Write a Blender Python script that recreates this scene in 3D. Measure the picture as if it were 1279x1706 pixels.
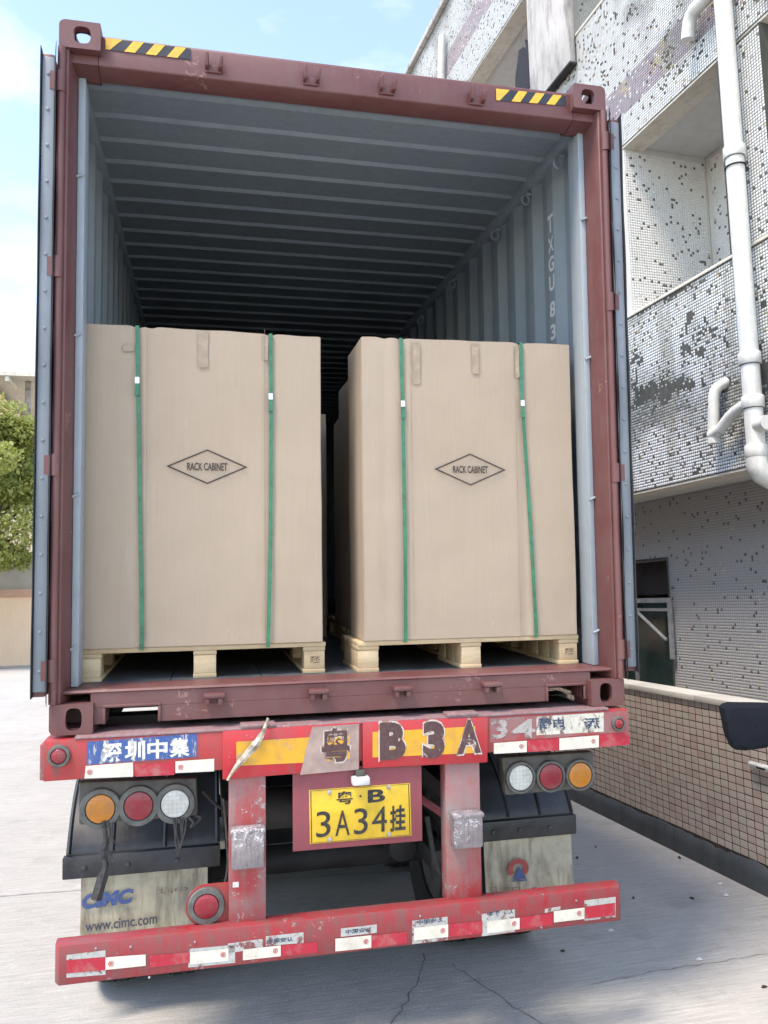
import bpy, bmesh, math, random
import numpy as np
from mathutils import Vector, Matrix, noise

# ------------------------------------------------------------------ camera, light, exposure
for o in list(bpy.data.objects):
    bpy.data.objects.remove(o)
SC = bpy.context.scene
COL = SC.collection
RND = random.Random(7)
TILT = math.radians(2.6)          # the trailer stands nose up on the tractor
ZB = 1.40                         # height of the container's rear bottom edge
TM = Matrix.Translation((0, 0, ZB)) @ Matrix.Rotation(TILT, 4, 'X')     # container frame -> world

CAM = (0.58754, -3.38438, 0.63944)          # in the container frame
YAW, PITCH, ROLL, FOC = -0.21799, 0.06657, 0.0126, 1350.0
CR = Matrix.Rotation(YAW, 3, 'Z') @ Matrix.Rotation(PITCH, 3, 'X') @ Matrix.Rotation(ROLL, 3, 'Y')
cam = bpy.data.cameras.new('camera')
cam.sensor_fit = 'VERTICAL'
cam.sensor_height = 36.0
cam.lens = 36.0 * FOC / 1706.0
cam.clip_end = 2000
cam.clip_start = 0.05
camo = bpy.data.objects.new('camera', cam)
COL.objects.link(camo)
camo.matrix_world = TM @ Matrix.Translation(CAM) @ CR.to_4x4() @ Matrix.Rotation(math.pi / 2, 4, 'X')
SC.camera = camo

SUN_EL, SUN_AZ = math.radians(63), math.radians(-126)     # azimuth from +y towards +x
world = bpy.data.worlds.new('World')
SC.world = world
world.use_nodes = True
wn = world.node_tree
wn.nodes.clear()
w_out = wn.nodes.new('ShaderNodeOutputWorld')
w_bg = wn.nodes.new('ShaderNodeBackground')
w_sky = wn.nodes.new('ShaderNodeTexSky')
w_sky.sky_type = 'NISHITA'
w_sky.sun_disc = False
w_sky.sun_elevation = SUN_EL
w_sky.sun_rotation = SUN_AZ
w_sky.air_density = 1.0
w_sky.dust_density = 0.3
w_sky.ozone_density = 1.0
w_tc = wn.nodes.new('ShaderNodeTexCoord')
w_map = wn.nodes.new('ShaderNodeMapping')
w_map.inputs['Scale'].default_value = (1.0, 1.0, 2.2)
w_map.inputs['Location'].default_value = (1.35, 0.7, 0.4)
w_no = wn.nodes.new('ShaderNodeTexNoise')
w_no.inputs['Scale'].default_value = 2.6
w_no.inputs['Detail'].default_value = 7
w_no.inputs['Roughness'].default_value = 0.55
w_ramp = wn.nodes.new('ShaderNodeMapRange')
w_ramp.inputs['From Min'].default_value = 0.48
w_ramp.inputs['From Max'].default_value = 0.78
w_ramp.inputs['To Max'].default_value = 0.7
w_mix = wn.nodes.new('ShaderNodeMix')
w_mix.data_type = 'RGBA'
w_mix.inputs['B'].default_value = (4.0, 4.4, 4.7, 1)
wn.links.new(w_tc.outputs['Generated'], w_map.inputs['Vector'])
wn.links.new(w_map.outputs['Vector'], w_no.inputs['Vector'])
wn.links.new(w_no.outputs['Fac'], w_ramp.inputs['Value'])
wn.links.new(w_ramp.outputs['Result'], w_mix.inputs['Factor'])
wn.links.new(w_sky.outputs['Color'], w_mix.inputs['A'])
wn.links.new(w_mix.outputs['Result'], w_bg.inputs['Color'])
w_bg.inputs['Strength'].default_value = 0.125
wn.links.new(w_bg.outputs['Background'], w_out.inputs['Surface'])

sun = bpy.data.lights.new('sun', 'SUN')
sun.energy = 1.2
sun.angle = math.radians(16)
sun.color = (1.0, 0.95, 0.88)
suno = bpy.data.objects.new('sun', sun)
COL.objects.link(suno)
sd = Vector((math.sin(SUN_AZ) * math.cos(SUN_EL), math.cos(SUN_AZ) * math.cos(SUN_EL), math.sin(SUN_EL)))
suno.rotation_euler = sd.to_track_quat('Z', 'Y').to_euler()
suno.location = (0, 0, 20)

SC.view_settings.view_transform = 'Standard'
SC.view_settings.look = 'None'
SC.view_settings.gamma = 1
SC.view_settings.use_curve_mapping = False
SC.view_settings.use_white_balance = True
SC.view_settings.white_balance_temperature = 7400
SC.view_settings.white_balance_tint = 14
SC.view_settings.exposure = 2.08
SC.cycles.caustics_reflective = False
SC.cycles.caustics_refractive = False
SC.cycles.use_adaptive_sampling = True
SC.cycles.adaptive_threshold = 0.02
SC.cycles.max_bounces = 8
SC.cycles.diffuse_bounces = 4

# ------------------------------------------------------------------ frames and measuring
# container frame: x right, y into the container from the rear face, z up from the bottom rear edge
def at(u, v, y):
    """container-frame (x, z) of a photo point on the plane y = const"""
    d = CR @ Vector(((u - 640) / FOC, 1, -(v - 853) / FOC))
    t = (y - CAM[1]) / d.y
    return CAM[0] + d.x * t, CAM[2] + d.z * t

CW = TM @ Vector(CAM)
FA = math.radians(5.0)
FS = Vector((-math.sin(FA), math.cos(FA), 0))
FN = Vector((-math.cos(FA), -math.sin(FA), 0))
F0 = CW - FN * 4.9
F0.z = 0
FM = Matrix(((FS.x, FN.x, 0, F0.x), (FS.y, FN.y, 0, F0.y), (0, 0, 1, 0), (0, 0, 0, 1)))   # facade frame: s along, n out, z
def fac(u, v, n=0.0):
    """facade-frame (s, z) of a photo point on the plane n = const"""
    d = (TM.to_3x3() @ CR) @ Vector(((u - 640) / FOC, 1, -(v - 853) / FOC))
    o = F0 + FN * n
    t = (o - CW).dot(FN) / d.dot(FN)
    p = CW + d * t
    return (p - F0).dot(FS), p.z
IDM = Matrix.Identity(4)

# ------------------------------------------------------------------ helpers
BASE = {}
def tag(o, label=None, cat=None, group=None, kind=None):
    if label: o['label'] = label
    if cat: o['category'] = cat
    if group: o['group'] = group
    if kind: o['kind'] = kind
    return o

def root(name, frame, base, label=None, cat=None, group=None, kind=None):
    o = bpy.data.objects.new(name, None)
    o.empty_display_size = 0.1
    COL.objects.link(o)
    o.matrix_world = frame @ Matrix.Translation(base)
    BASE[o] = (frame, Vector(base))
    return tag(o, label, cat, group, kind)

class MB:
    def __init__(s):
        s.v = []; s.f = []; s.m = []; s.mi = 0
    def add(s, vs, fs):
        n = len(s.v)
        s.v += [tuple(p) for p in vs]
        for f in fs:
            s.f.append(tuple(n + i for i in f)); s.m.append(s.mi)
        return s
    def box(s, x0, x1, y0, y1, z0, z1):
        return s.add([(x0,y0,z0),(x1,y0,z0),(x1,y1,z0),(x0,y1,z0),(x0,y0,z1),(x1,y0,z1),(x1,y1,z1),(x0,y1,z1)],
                     [(0,3,2,1),(4,5,6,7),(0,1,5,4),(1,2,6,5),(2,3,7,6),(3,0,4,7)])
    def hexa(s, bot, top):
        return s.add(list(bot) + list(top), [(0,3,2,1),(4,5,6,7),(0,1,5,4),(1,2,6,5),(2,3,7,6),(3,0,4,7)])
    def prism(s, poly, axis, d0, d1):
        """poly: 2-D points in the two other axes (cyclic order), extruded along axis"""
        def mk(p, d):
            if axis == 0: return (d, p[0], p[1])
            if axis == 1: return (p[0], d, p[1])
            return (p[0], p[1], d)
        n = len(poly)
        vs = [mk(p, d0) for p in poly] + [mk(p, d1) for p in poly]
        fs = [tuple(range(n - 1, -1, -1)), tuple(range(n, 2 * n))]
        fs += [(i, (i + 1) % n, n + (i + 1) % n, n + i) for i in range(n)]
        return s.add(vs, fs)
    def tube(s, pts, r, n=10, cap=True, flat=None):
        pts = [Vector(p) for p in pts]
        rs = r if isinstance(r, (list, tuple)) else [r] * len(pts)
        vs = []; fs = []
        t0 = (pts[1] - pts[0]).normalized()
        up = Vector((0, 0, 1)) if abs(t0.z) < 0.9 else Vector((0, 1, 0))
        a = t0.cross(up).normalized()
        for i, p in enumerate(pts):
            if i == 0: t = pts[1] - pts[0]
            elif i == len(pts) - 1: t = pts[-1] - pts[-2]
            else: t = (pts[i + 1] - pts[i]).normalized() + (pts[i] - pts[i - 1]).normalized()
            t.normalize()
            a = (a - t * a.dot(t))
            a = a.normalized() if a.length > 1e-6 else t.orthogonal().normalized()
            b = t.cross(a)
            for k in range(n):
                w = 2 * math.pi * k / n
                q = a * math.cos(w) * rs[i] + b * math.sin(w) * rs[i] * (flat or 1)
                vs.append(p + q)
        for i in range(len(pts) - 1):
            for k in range(n):
                k2 = (k + 1) % n
                fs.append((i * n + k, i * n + k2, (i + 1) * n + k2, (i + 1) * n + k))
        if cap:
            fs.append(tuple(range(n - 1, -1, -1)))
            fs.append(tuple((len(pts) - 1) * n + k for k in range(n)))
        return s.add(vs, fs)
    def lathe(s, c, axis, prof, n=28):
        """prof: list of (radius, distance along axis) - closed by zero radii"""
        ax = Vector(axis).normalized()
        a = ax.orthogonal().normalized(); b = ax.cross(a)
        c = Vector(c); vs = []; fs = []
        for (r, d) in prof:
            for k in range(n):
                w = 2 * math.pi * k / n
                vs.append(c + ax * d + (a * math.cos(w) + b * math.sin(w)) * max(r, 1e-5))
        for i in range(len(prof) - 1):
            for k in range(n):
                k2 = (k + 1) % n
                fs.append((i * n + k, i * n + k2, (i + 1) * n + k2, (i + 1) * n + k))
        return s.add(vs, fs)
    def torus(s, c, axis, R, r, n=24, m=8, a0=0, a1=2 * math.pi):
        ax = Vector(axis).normalized(); a = ax.orthogonal().normalized(); b = ax.cross(a)
        c = Vector(c); full = abs(a1 - a0 - 2 * math.pi) < 1e-6
        vs = []; fs = []; N = n if full else n + 1
        for i in range(N):
            w = a0 + (a1 - a0) * i / n
            d = a * math.cos(w) + b * math.sin(w)
            for k in range(m):
                q = 2 * math.pi * k / m
                vs.append(c + d * (R + r * math.cos(q)) + ax * r * math.sin(q))
        for i in range(n):
            j = (i + 1) % N
            for k in range(m):
                k2 = (k + 1) % m
                fs.append((i * m + k, j * m + k, j * m + k2, i * m + k2))
        return s.add(vs, fs)
    def sheet(s, grid, thick=None):
        """grid[i][j] points -> surface; thick = offset vector for a solid sheet"""
        R_, C_ = len(grid), len(grid[0])
        vs = [Vector(p) for row in grid for p in row]; fs = []
        idx = lambda i, j: i * C_ + j
        for i in range(R_ - 1):
            for j in range(C_ - 1):
                fs.append((idx(i,j), idx(i,j+1), idx(i+1,j+1), idx(i+1,j)))
        if thick is not None:
            n = len(vs); vs += [p + Vector(thick) for p in vs]
            fs += [tuple(n + k for k in reversed(f)) for f in list(fs)]
            for i in range(R_ - 1):
                for (j, fl) in ((0, 0), (C_ - 1, 1)):
                    q = (idx(i,j), idx(i+1,j), n + idx(i+1,j), n + idx(i,j))
                    fs.append(q if not fl else q[::-1])
            for j in range(C_ - 1):
                for (i, fl) in ((0, 1), (R_ - 1, 0)):
                    q = (idx(i,j), idx(i,j+1), n + idx(i,j+1), n + idx(i,j))
                    fs.append(q if not fl else q[::-1])
        return s.add(vs, fs)
    def build(s, name, mat, parent=None, frame=None, base=None, bevel=0, seg=2, smooth=False, angle=40, kind=None, fix=True):
        if parent is not None and parent in BASE:
            fr, bs = BASE[parent]
        else:
            fr, bs = frame or IDM, Vector(base or (0, 0, 0))
        me = bpy.data.meshes.new(name)
        me.from_pydata([(p[0] - bs.x, p[1] - bs.y, p[2] - bs.z) for p in s.v], [], s.f)
        mats = mat if isinstance(mat, (list, tuple)) else [mat]
        for m in mats: me.materials.append(m)
        if len(mats) > 1: me.polygons.foreach_set('material_index', s.m)
        if fix or bevel:
            bm = bmesh.new(); bm.from_mesh(me)
            if fix: bmesh.ops.recalc_face_normals(bm, faces=bm.faces)
            if bevel:
                es = [e for e in bm.edges if len(e.link_faces) == 2 and e.calc_face_angle(0) > math.radians(30)]
                bmesh.ops.bevel(bm, geom=es, offset=bevel, segments=seg, affect='EDGES', clamp_overlap=True, profile=0.5)
            bm.to_mesh(me); bm.free()
        if smooth or bevel:
            me.shade_smooth()
            me.set_sharp_from_angle(angle=math.radians(angle))
        o = bpy.data.objects.new(name, me)
        COL.objects.link(o)
        if parent is not None: o.parent = parent
        else: o.matrix_world = fr @ Matrix.Translation(bs)
        BASE[o] = (fr, bs)
        if kind: o['kind'] = kind
        return o

def copy_part(o, parent, offset=None, name=None):
    c = o.copy(); COL.objects.link(c); c.parent = parent
    if offset is not None: c.location = Vector(offset)
    BASE[c] = BASE.get(parent, BASE[o])
    return c

_tc = {}
def glyphs(body, bold=0.0, shear=0.0):
    key = (body, bold, shear)
    if key in _tc: return _tc[key]
    cu = bpy.data.curves.new('lettering', 'FONT')
    cu.body = body; cu.offset = bold; cu.shear = shear; cu.resolution_u = 4
    cu.fill_mode = 'FRONT'
    ob = bpy.data.objects.new('lettering', cu); COL.objects.link(ob)
    dg = bpy.context.evaluated_depsgraph_get()
    me = bpy.data.meshes.new_from_object(ob.evaluated_get(dg))
    vs = [tuple(v.co) for v in me.vertices]; fs = [tuple(p.vertices) for p in me.polygons]
    bpy.data.objects.remove(ob); bpy.data.curves.remove(cu); bpy.data.meshes.remove(me)
    xs = [v[0] for v in vs]; ys = [v[1] for v in vs]
    r = ([((v[0] - min(xs)) / (max(xs) - min(xs)), (v[1] - min(ys)) / (max(ys) - min(ys))) for v in vs], fs)
    _tc[key] = r
    return r

def lettering(mb, body, quad, bold=0.0, shear=0.0, thick=None):
    """fit the text into the 3-D quad (bottom-left, bottom-right, top-right, top-left)"""
    vs, fs = glyphs(body, bold, shear)
    a, b, c, d = [Vector(p) for p in quad]
    out = [(a * (1 - x) + b * x) * (1 - y) + (d * (1 - x) + c * x) * y for x, y in vs]
    mb.add(out, fs)
    return mb

def cquad(pts, y):
    """photo points bl, br, tr, tl -> container-frame quad on plane y"""
    r = []
    for (u, v) in pts:
        x, z = at(u, v, y); r.append(Vector((x, y, z)))
    return r

def slab(mb, q, d):
    """quad q (container frame, bl br tr tl) thickened by d along +y"""
    mb.hexa([q[0], q[1], q[1] + Vector((0, d, 0)), q[0] + Vector((0, d, 0))],
            [q[3], q[2], q[2] + Vector((0, d, 0)), q[3] + Vector((0, d, 0))])
    return mb

# ------------------------------------------------------------------ materials
MATS = {}
class NT:
    def __init__(s, name):
        s.m = bpy.data.materials.new(name); s.m.use_nodes = True
        s.t = s.m.node_tree; s.b = s.t.nodes['Principled BSDF']
        s.tc = s.n('TexCoord')
        MATS[name] = s.m
    def n(s, k, **kw):
        o = s.t.nodes.new('ShaderNode' + k)
        for a, b in kw.items(): setattr(o, a, b)
        return o
    def l(s, a, b): s.t.links.new(a, b)
    def vec(s, scale=(1,1,1), rot=(0,0,0), loc=(0,0,0), src='Object'):
        mp = s.n('Mapping'); mp.inputs['Scale'].default_value = scale
        mp.inputs['Rotation'].default_value = rot; mp.inputs['Location'].default_value = loc
        s.l(s.tc.outputs[src], mp.inputs['Vector']); return mp.outputs['Vector']
    def noise(s, scale, detail=5, rough=0.6, vec=None, dist=0):
        o = s.n('TexNoise'); o.inputs['Scale'].default_value = scale
        o.inputs['Detail'].default_value = detail; o.inputs['Roughness'].default_value = rough
        o.inputs['Distortion'].default_value = dist
        s.l(vec if vec is not None else s.tc.outputs['Object'], o.inputs['Vector'])
        return o.outputs['Fac']
    def ramp(s, fac, a, b, lo=0.0, hi=1.0):
        o = s.n('MapRange'); o.inputs['From Min'].default_value = a; o.inputs['From Max'].default_value = b
        o.inputs['To Min'].default_value = lo; o.inputs['To Max'].default_value = hi
        s.l(fac, o.inputs['Value']); return o.outputs['Result']
    def math(s, op, a, b):
        o = s.n('Math', operation=op)
        for i, x in enumerate((a, b)):
            if isinstance(x, (int, float)): o.inputs[i].default_value = x
            else: s.l(x, o.inputs[i])
        return o.outputs[0]
    def mix(s, fac, a, b, mode='MIX'):
        o = s.n('Mix', data_type='RGBA', blend_type=mode)
        if isinstance(fac, (int, float)): o.inputs['Factor'].default_value = fac
        else: s.l(fac, o.inputs['Factor'])
        for k, x in (('A', a), ('B', b)):
            if isinstance(x, (tuple, list)): o.inputs[k].default_value = (x[0], x[1], x[2], 1)
            else: s.l(x, o.inputs[k])
        return o.outputs['Result']
    def color(s, c):
        if isinstance(c, (tuple, list)): s.b.inputs['Base Color'].default_value = (c[0], c[1], c[2], 1)
        else: s.l(c, s.b.inputs['Base Color'])
    def rough(s, r):
        if isinstance(r, (int, float)): s.b.inputs['Roughness'].default_value = r
        else: s.l(r, s.b.inputs['Roughness'])
    def bump(s, h, strength=0.3, dist=0.002):
        o = s.n('Bump'); o.inputs['Strength'].default_value = strength; o.inputs['Distance'].default_value = dist
        s.l(h, o.inputs['Height']); s.l(o.outputs['Normal'], s.b.inputs['Normal'])
    def metal(s, v): s.b.inputs['Metallic'].default_value = v

def paint(name, col, rough=0.45, dirt=(0.12,0.10,0.085), dirt_amt=0.5, chip=None, chip_amt=0.0, fade=None, scale=1.0, streak=True, metal=0.0, spec=0.5):
    t = NT(name)
    c = col
    n1 = t.noise(2.2 * scale, 6, 0.62)
    if fade: c = t.mix(t.ramp(n1, 0.42, 0.66), c, fade)
    n2 = t.noise(9 * scale, 8, 0.72)
    if streak:
        n3 = t.noise(7 * scale, 5, 0.6, vec=t.vec((5, 5, 0.5)))
        n2 = t.math('MULTIPLY', t.math('ADD', n2, n3), 0.5)
    c = t.mix(t.ramp(n2, 0.45, 0.70, 0, dirt_amt), c, dirt)
    if chip:
        n4 = t.noise(38 * scale, 4, 0.7, dist=0.6)
        n5 = t.noise(3.1 * scale, 3, 0.6)
        k = t.ramp(t.math('ADD', t.math('MULTIPLY', n4, 0.6), t.math('MULTIPLY', n5, 0.5)), 0.66 - chip_amt, 0.68 - chip_amt)
        c = t.mix(k, c, chip)
    t.color(c)
    t.rough(t.ramp(n2, 0.35, 0.7, rough * 0.8, min(1, rough * 1.45)))
    t.b.inputs['Specular IOR Level'].default_value = spec
    t.metal(metal)
    t.bump(t.noise(60, 4, 0.6), 0.12, 0.001)
    return t.m

def plain(name, col, rough=0.5, metal=0.0, var=0.12, scale=8, bump=0.1, spec=0.5):
    t = NT(name)
    n = t.noise(scale, 6, 0.65)
    d = tuple(x * (1 - var * 2.2) for x in col); e = tuple(min(1, x * (1 + var)) for x in col)
    t.color(t.mix(t.ramp(n, 0.3, 0.7), d, e))
    t.rough(t.ramp(n, 0.3, 0.7, rough * 0.85, min(1, rough * 1.2)))
    t.metal(metal); t.b.inputs['Specular IOR Level'].default_value = spec
    if bump: t.bump(t.noise(scale * 9, 4, 0.6), bump, 0.002)
    return t.m

def worn(name, col, under, amount=0.5, scale=14, rough=0.5, stretch=(1,1,1), soft=0.04):
    """a print or sticker rubbed off down to what lies under it"""
    t = NT(name)
    n = t.noise(scale, 7, 0.7, vec=t.vec(stretch), dist=0.4)
    n0 = t.noise(scale * 0.2, 4, 0.6)
    k = t.ramp(t.math('ADD', t.math('MULTIPLY', n, 0.65), t.math('MULTIPLY', n0, 0.45)), 0.70 - amount * 0.3, 0.70 + soft - amount * 0.3)
    c = t.mix(k, col, under)
    c = t.mix(t.ramp(t.noise(scale * 2.3, 4), 0.45, 0.75, 0, 0.4), c, (0.15, 0.125, 0.10))
    t.color(c); t.rough(rough)
    return t.m

M_MAROON = paint('container_paint', (0.125, 0.042, 0.040), 0.45, (0.135, 0.082, 0.074), 0.6, (0.25, 0.13, 0.115), -0.022, (0.15, 0.060, 0.057), 1.2)
M_INNER = paint('container_inner_paint', (0.245, 0.295, 0.33), 0.55, (0.155, 0.19, 0.215), 0.35, None, 0, (0.265, 0.315, 0.35), 0.8)
M_GREYPOST = paint('grey_channel_paint', (0.30, 0.345, 0.375), 0.5, (0.22, 0.22, 0.22), 0.45, None, 0.0, None, 1.5)
M_FLOOR = plain('container_floor_ply', (0.075, 0.080, 0.085), 0.6, 0, 0.3, 4, 0.3)
M_GASKET = plain('black_rubber', (0.018, 0.020, 0.026), 0.55, 0, 0.2, 20)
M_DOORSTRIP = paint('door_edge_strip', (0.175, 0.20, 0.225), 0.42, (0.13, 0.13, 0.14), 0.5, None, 0, None, 1.5)
M_RIVET = plain('rivet_metal', (0.42, 0.45, 0.48), 0.35, 0.6, 0.1)
M_RED = paint('trailer_red_paint', (0.40, 0.022, 0.026), 0.42, (0.105, 0.082, 0.068), 0.95, (0.24, 0.21, 0.20), -0.02, (0.37, 0.042, 0.042), 1.3)
M_REDBUMP = paint('bumper_red_paint', (0.31, 0.020, 0.028), 0.42, (0.12, 0.085, 0.072), 0.95, (0.24, 0.19, 0.17), -0.02, (0.24, 0.045, 0.050), 1.6)
M_REDGREY = paint('scraped_red_paint', (0.34, 0.04, 0.042), 0.5, (0.19, 0.165, 0.155), 0.9, (0.30, 0.27, 0.25), 0.0, (0.26, 0.20, 0.19), 1.2)
M_LEDGE = paint('scraped_steel_ledge', (0.25, 0.17, 0.17), 0.45, (0.20, 0.05, 0.05), 0.8, (0.34, 0.31, 0.31), 0.0, None, 1.4)
M_PLATEBACK = paint('plate_holder_paint', (0.235, 0.045, 0.058), 0.5, (0.16, 0.055, 0.06), 0.6, None, 0, (0.27, 0.06, 0.07))
M_DARKSTEEL = plain('dirty_chassis_steel', (0.030, 0.027, 0.027), 0.7, 0, 0.35, 6, 0.3)
M_TYRE = plain('tyre_rubber', (0.020, 0.020, 0.021), 0.75, 0, 0.3, 10, 0.3)
M_RIM = plain('wheel_rim_steel', (0.15, 0.14, 0.135), 0.6, 0.3, 0.3, 9)
M_STEEL = paint('scratched_buffer_steel', (0.25, 0.225, 0.235), 0.33, (0.10, 0.085, 0.08), 0.8, (0.65, 0.62, 0.62), 0.05, (0.33, 0.29, 0.30), 3.0, True, 0.35)
M_LAMPBOX = plain('lamp_housing_plastic', (0.085, 0.084, 0.074), 0.6, 0, 0.3, 12)
M_LAMPRING = plain('lamp_ring_rubber', (0.12, 0.12, 0.108), 0.55, 0, 0.25, 20)
M_GUARD = plain('mudguard_plastic', (0.034, 0.037, 0.044), 0.42, 0, 0.4, 5)
M_WHITEBKT = plain('white_plastic', (0.62, 0.62, 0.60), 0.4, 0, 0.12, 20)

def lens(name, col, dots=90):
    t = NT(name)
    vo = t.n('TexVoronoi'); vo.inputs['Scale'].default_value = dots; vo.inputs['Randomness'].default_value = 0.25
    t.l(t.tc.outputs['Object'], vo.inputs['Vector'])
    d = tuple(x * 0.6 for x in col)
    c = t.mix(t.ramp(vo.outputs['Distance'], 0.1, 0.7, 0, 0.55), col, d)
    c = t.mix(t.ramp(t.noise(16, 5), 0.45, 0.75, 0, 0.45), c, (0.14, 0.12, 0.095))
    t.color(c); t.rough(0.28); t.bump(vo.outputs['Distance'], 0.3, 0.003)
    return t.m
M_LAMBER = lens('amber_lens', (0.58, 0.21, 0.025)); M_LRED = lens('red_lens', (0.30, 0.020, 0.035)); M_LWHITE = lens('clear_lens', (0.62, 0.63, 0.58), 60)

def tape(name, col, grid=240):
    t = NT(name)
    n = t.noise(18, 6, 0.7)
    vo = t.n('TexVoronoi'); vo.inputs['Scale'].default_value = grid
    t.l(t.tc.outputs['Object'], vo.inputs['Vector'])
    c = t.mix(t.ramp(vo.outputs['Distance'], 0.2, 0.8, 0, 0.12), col, tuple(x * 0.7 for x in col))
    c = t.mix(t.ramp(n, 0.48, 0.72, 0, 0.55), c, (0.30, 0.26, 0.21))
    t.color(c); t.rough(0.35)
    return t.m
M_TWHITE = tape('reflective_tape_white', (0.66, 0.62, 0.52)); M_TRED = tape('reflective_tape_red', (0.42, 0.020, 0.040))
M_TGREY = worn('torn_grey_sticker', (0.42, 0.42, 0.39), (0.20, 0.06, 0.06), 0.35, 22)
M_BLUESIGN = worn('blue_sign_film', (0.028, 0.085, 0.28), (0.50, 0.48, 0.40), 0.42, 17, 0.45, (3, 3, 0.7))
M_SIGNWHITE = worn('sign_lettering_white', (0.68, 0.66, 0.60), (0.08, 0.14, 0.28), 0.20, 20, 0.5, (2, 2, 0.7))
M_OLDSTICK = worn('peeling_old_sticker', (0.58, 0.56, 0.47), (0.19, 0.12, 0.11), 0.50, 16, 0.5, (2, 2, 0.9))
M_GHOST = worn('ghost_white_paint', (0.38, 0.35, 0.325), (0.20, 0.13, 0.125), 0.45, 20)
M_INK = worn('dark_sticker_ink', (0.030, 0.055, 0.10), (0.50, 0.48, 0.42), 0.32, 34)
M_YELLOW = worn('yellow_reflector_film', (0.66, 0.33, 0.022), (0.40, 0.27, 0.15), 0.16, 8)
M_REDREFL = paint('red_reflector_film', (0.46, 0.022, 0.030), 0.35, (0.16, 0.09, 0.08), 0.5, (0.30, 0.20, 0.18), -0.03)
M_GREYFADE = plain('bleached_film', (0.36, 0.255, 0.22), 0.6, 0, 0.2, 9)
M_SPRAY = worn('sprayed_number_paint', (0.075, 0.030, 0.032), (0.50, 0.42, 0.36), 0.20, 26)
M_HALO = worn('rubbed_white_outline', (0.55, 0.48, 0.42), (0.30, 0.17, 0.13), 0.45, 30)
M_PLATE = plain('plate_yellow', (0.66, 0.42, 0.030), 0.38, 0, 0.10, 14)
M_PLATEINK = worn('plate_black', (0.012, 0.012, 0.014), (0.30, 0.2, 0.03), 0.06, 30)
M_BOLT = plain('zinc_bolt', (0.45, 0.45, 0.46), 0.35, 0.7, 0.2, 40)
M_HAZY = worn('hazard_yellow', (0.72, 0.40, 0.030), (0.30, 0.16, 0.08), 0.02, 18)
M_HAZK = plain('hazard_black', (0.020, 0.022, 0.030), 0.45, 0, 0.2)
M_STENCIL = plain('white_stencil', (0.72, 0.74, 0.74), 0.5, 0, 0.08, 30)
M_RAG = plain('torn_rag', (0.52, 0.45, 0.36), 0.8, 0, 0.35, 30, 0.3)
M_ROPE = plain('dirty_cord', (0.055, 0.052, 0.050), 0.8, 0, 0.4, 60)

# cardboard
t = NT('cardboard')
n1 = t.noise(1.6, 6, 0.65); n2 = t.noise(26, 4, 0.6, vec=t.vec((7, 7, 0.15))); n3 = t.noise(4.0, 7, 0.75, vec=t.vec((1.6, 1.6, 0.6)))
c = t.mix(t.ramp(n1, 0.3, 0.7), (0.365, 0.285, 0.210), (0.410, 0.328, 0.248))
c = t.mix(t.ramp(n2, 0.35, 0.75, 0, 0.35), c, (0.325, 0.252, 0.188))
c = t.mix(t.ramp(n3, 0.57, 0.76, 0, 0.3), c, (0.285, 0.215, 0.157))
c = t.mix(t.ramp(t.noise(11, 7, 0.78), 0.64, 0.74, 0, 0.5), c, (0.235, 0.175, 0.125))
c = t.mix(t.ramp(t.noise(17, 5, 0.7, vec=t.vec((1, 1, 0.25))), 0.64, 0.72, 0, 0.4), c, (0.46, 0.375, 0.295))
t.color(c); t.rough(0.72); t.b.inputs['Specular IOR Level'].default_value = 0.3
t.bump(t.math('ADD', t.math('MULTIPLY', n2, 1.3), t.math('ADD', t.noise(120, 3), t.math('MULTIPLY', n3, 0.8))), 0.14, 0.002)
M_CARD = t.m
M_CARDTAPE = plain('packing_tape', (0.335, 0.25, 0.17), 0.25, 0, 0.12, 20)
M_SEAM = plain('carton_seam', (0.27, 0.20, 0.145), 0.8, 0, 0.2, 30)
M_PRINT = plain('box_print_ink', (0.040, 0.030, 0.028), 0.6, 0, 0.2, 40)
M_STRAP = plain('green_strap', (0.022, 0.165, 0.085), 0.35, 0, 0.2, 30)
M_SEAL = plain('strap_seal_steel', (0.62, 0.64, 0.64), 0.25, 0.8, 0.15, 60)
# wood
def wood(name, a, b, rot=(0, 0, 0)):
    t = NT(name)
    info = t.n('ObjectInfo')
    v = t.n('Mapping'); v.inputs['Scale'].default_value = (2.2, 22, 22); v.inputs['Rotation'].default_value = rot
    t.l(t.tc.outputs['Object'], v.inputs['Vector'])
    n = t.noise(1.6, 6, 0.65, vec=v.outputs['Vector'], dist=1.4)
    c = t.mix(t.ramp(n, 0.35, 0.68), a, b)
    c = t.mix(t.ramp(t.noise(7, 4), 0.5, 0.8, 0, 0.5), c, (0.30, 0.20, 0.105))
    mul = t.ramp(info.outputs['Random'], 0, 1, 0.78, 1.12)
    hs = t.n('HueSaturation'); t.l(c, hs.inputs['Color']); t.l(mul, hs.inputs['Value'])
    t.color(hs.outputs['Color']); t.rough(0.7); t.bump(n, 0.25, 0.002)
    return t.m
M_WOOD = wood('pallet_pine', (0.58, 0.45, 0.28), (0.48, 0.345, 0.195))
M_WOODB = wood('pallet_block_pine', (0.60, 0.47, 0.30), (0.49, 0.355, 0.205), (0, 0, math.pi / 2))
M_BURN = plain('burnt_stamp', (0.075, 0.045, 0.03), 0.8, 0, 0.3, 60)

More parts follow.
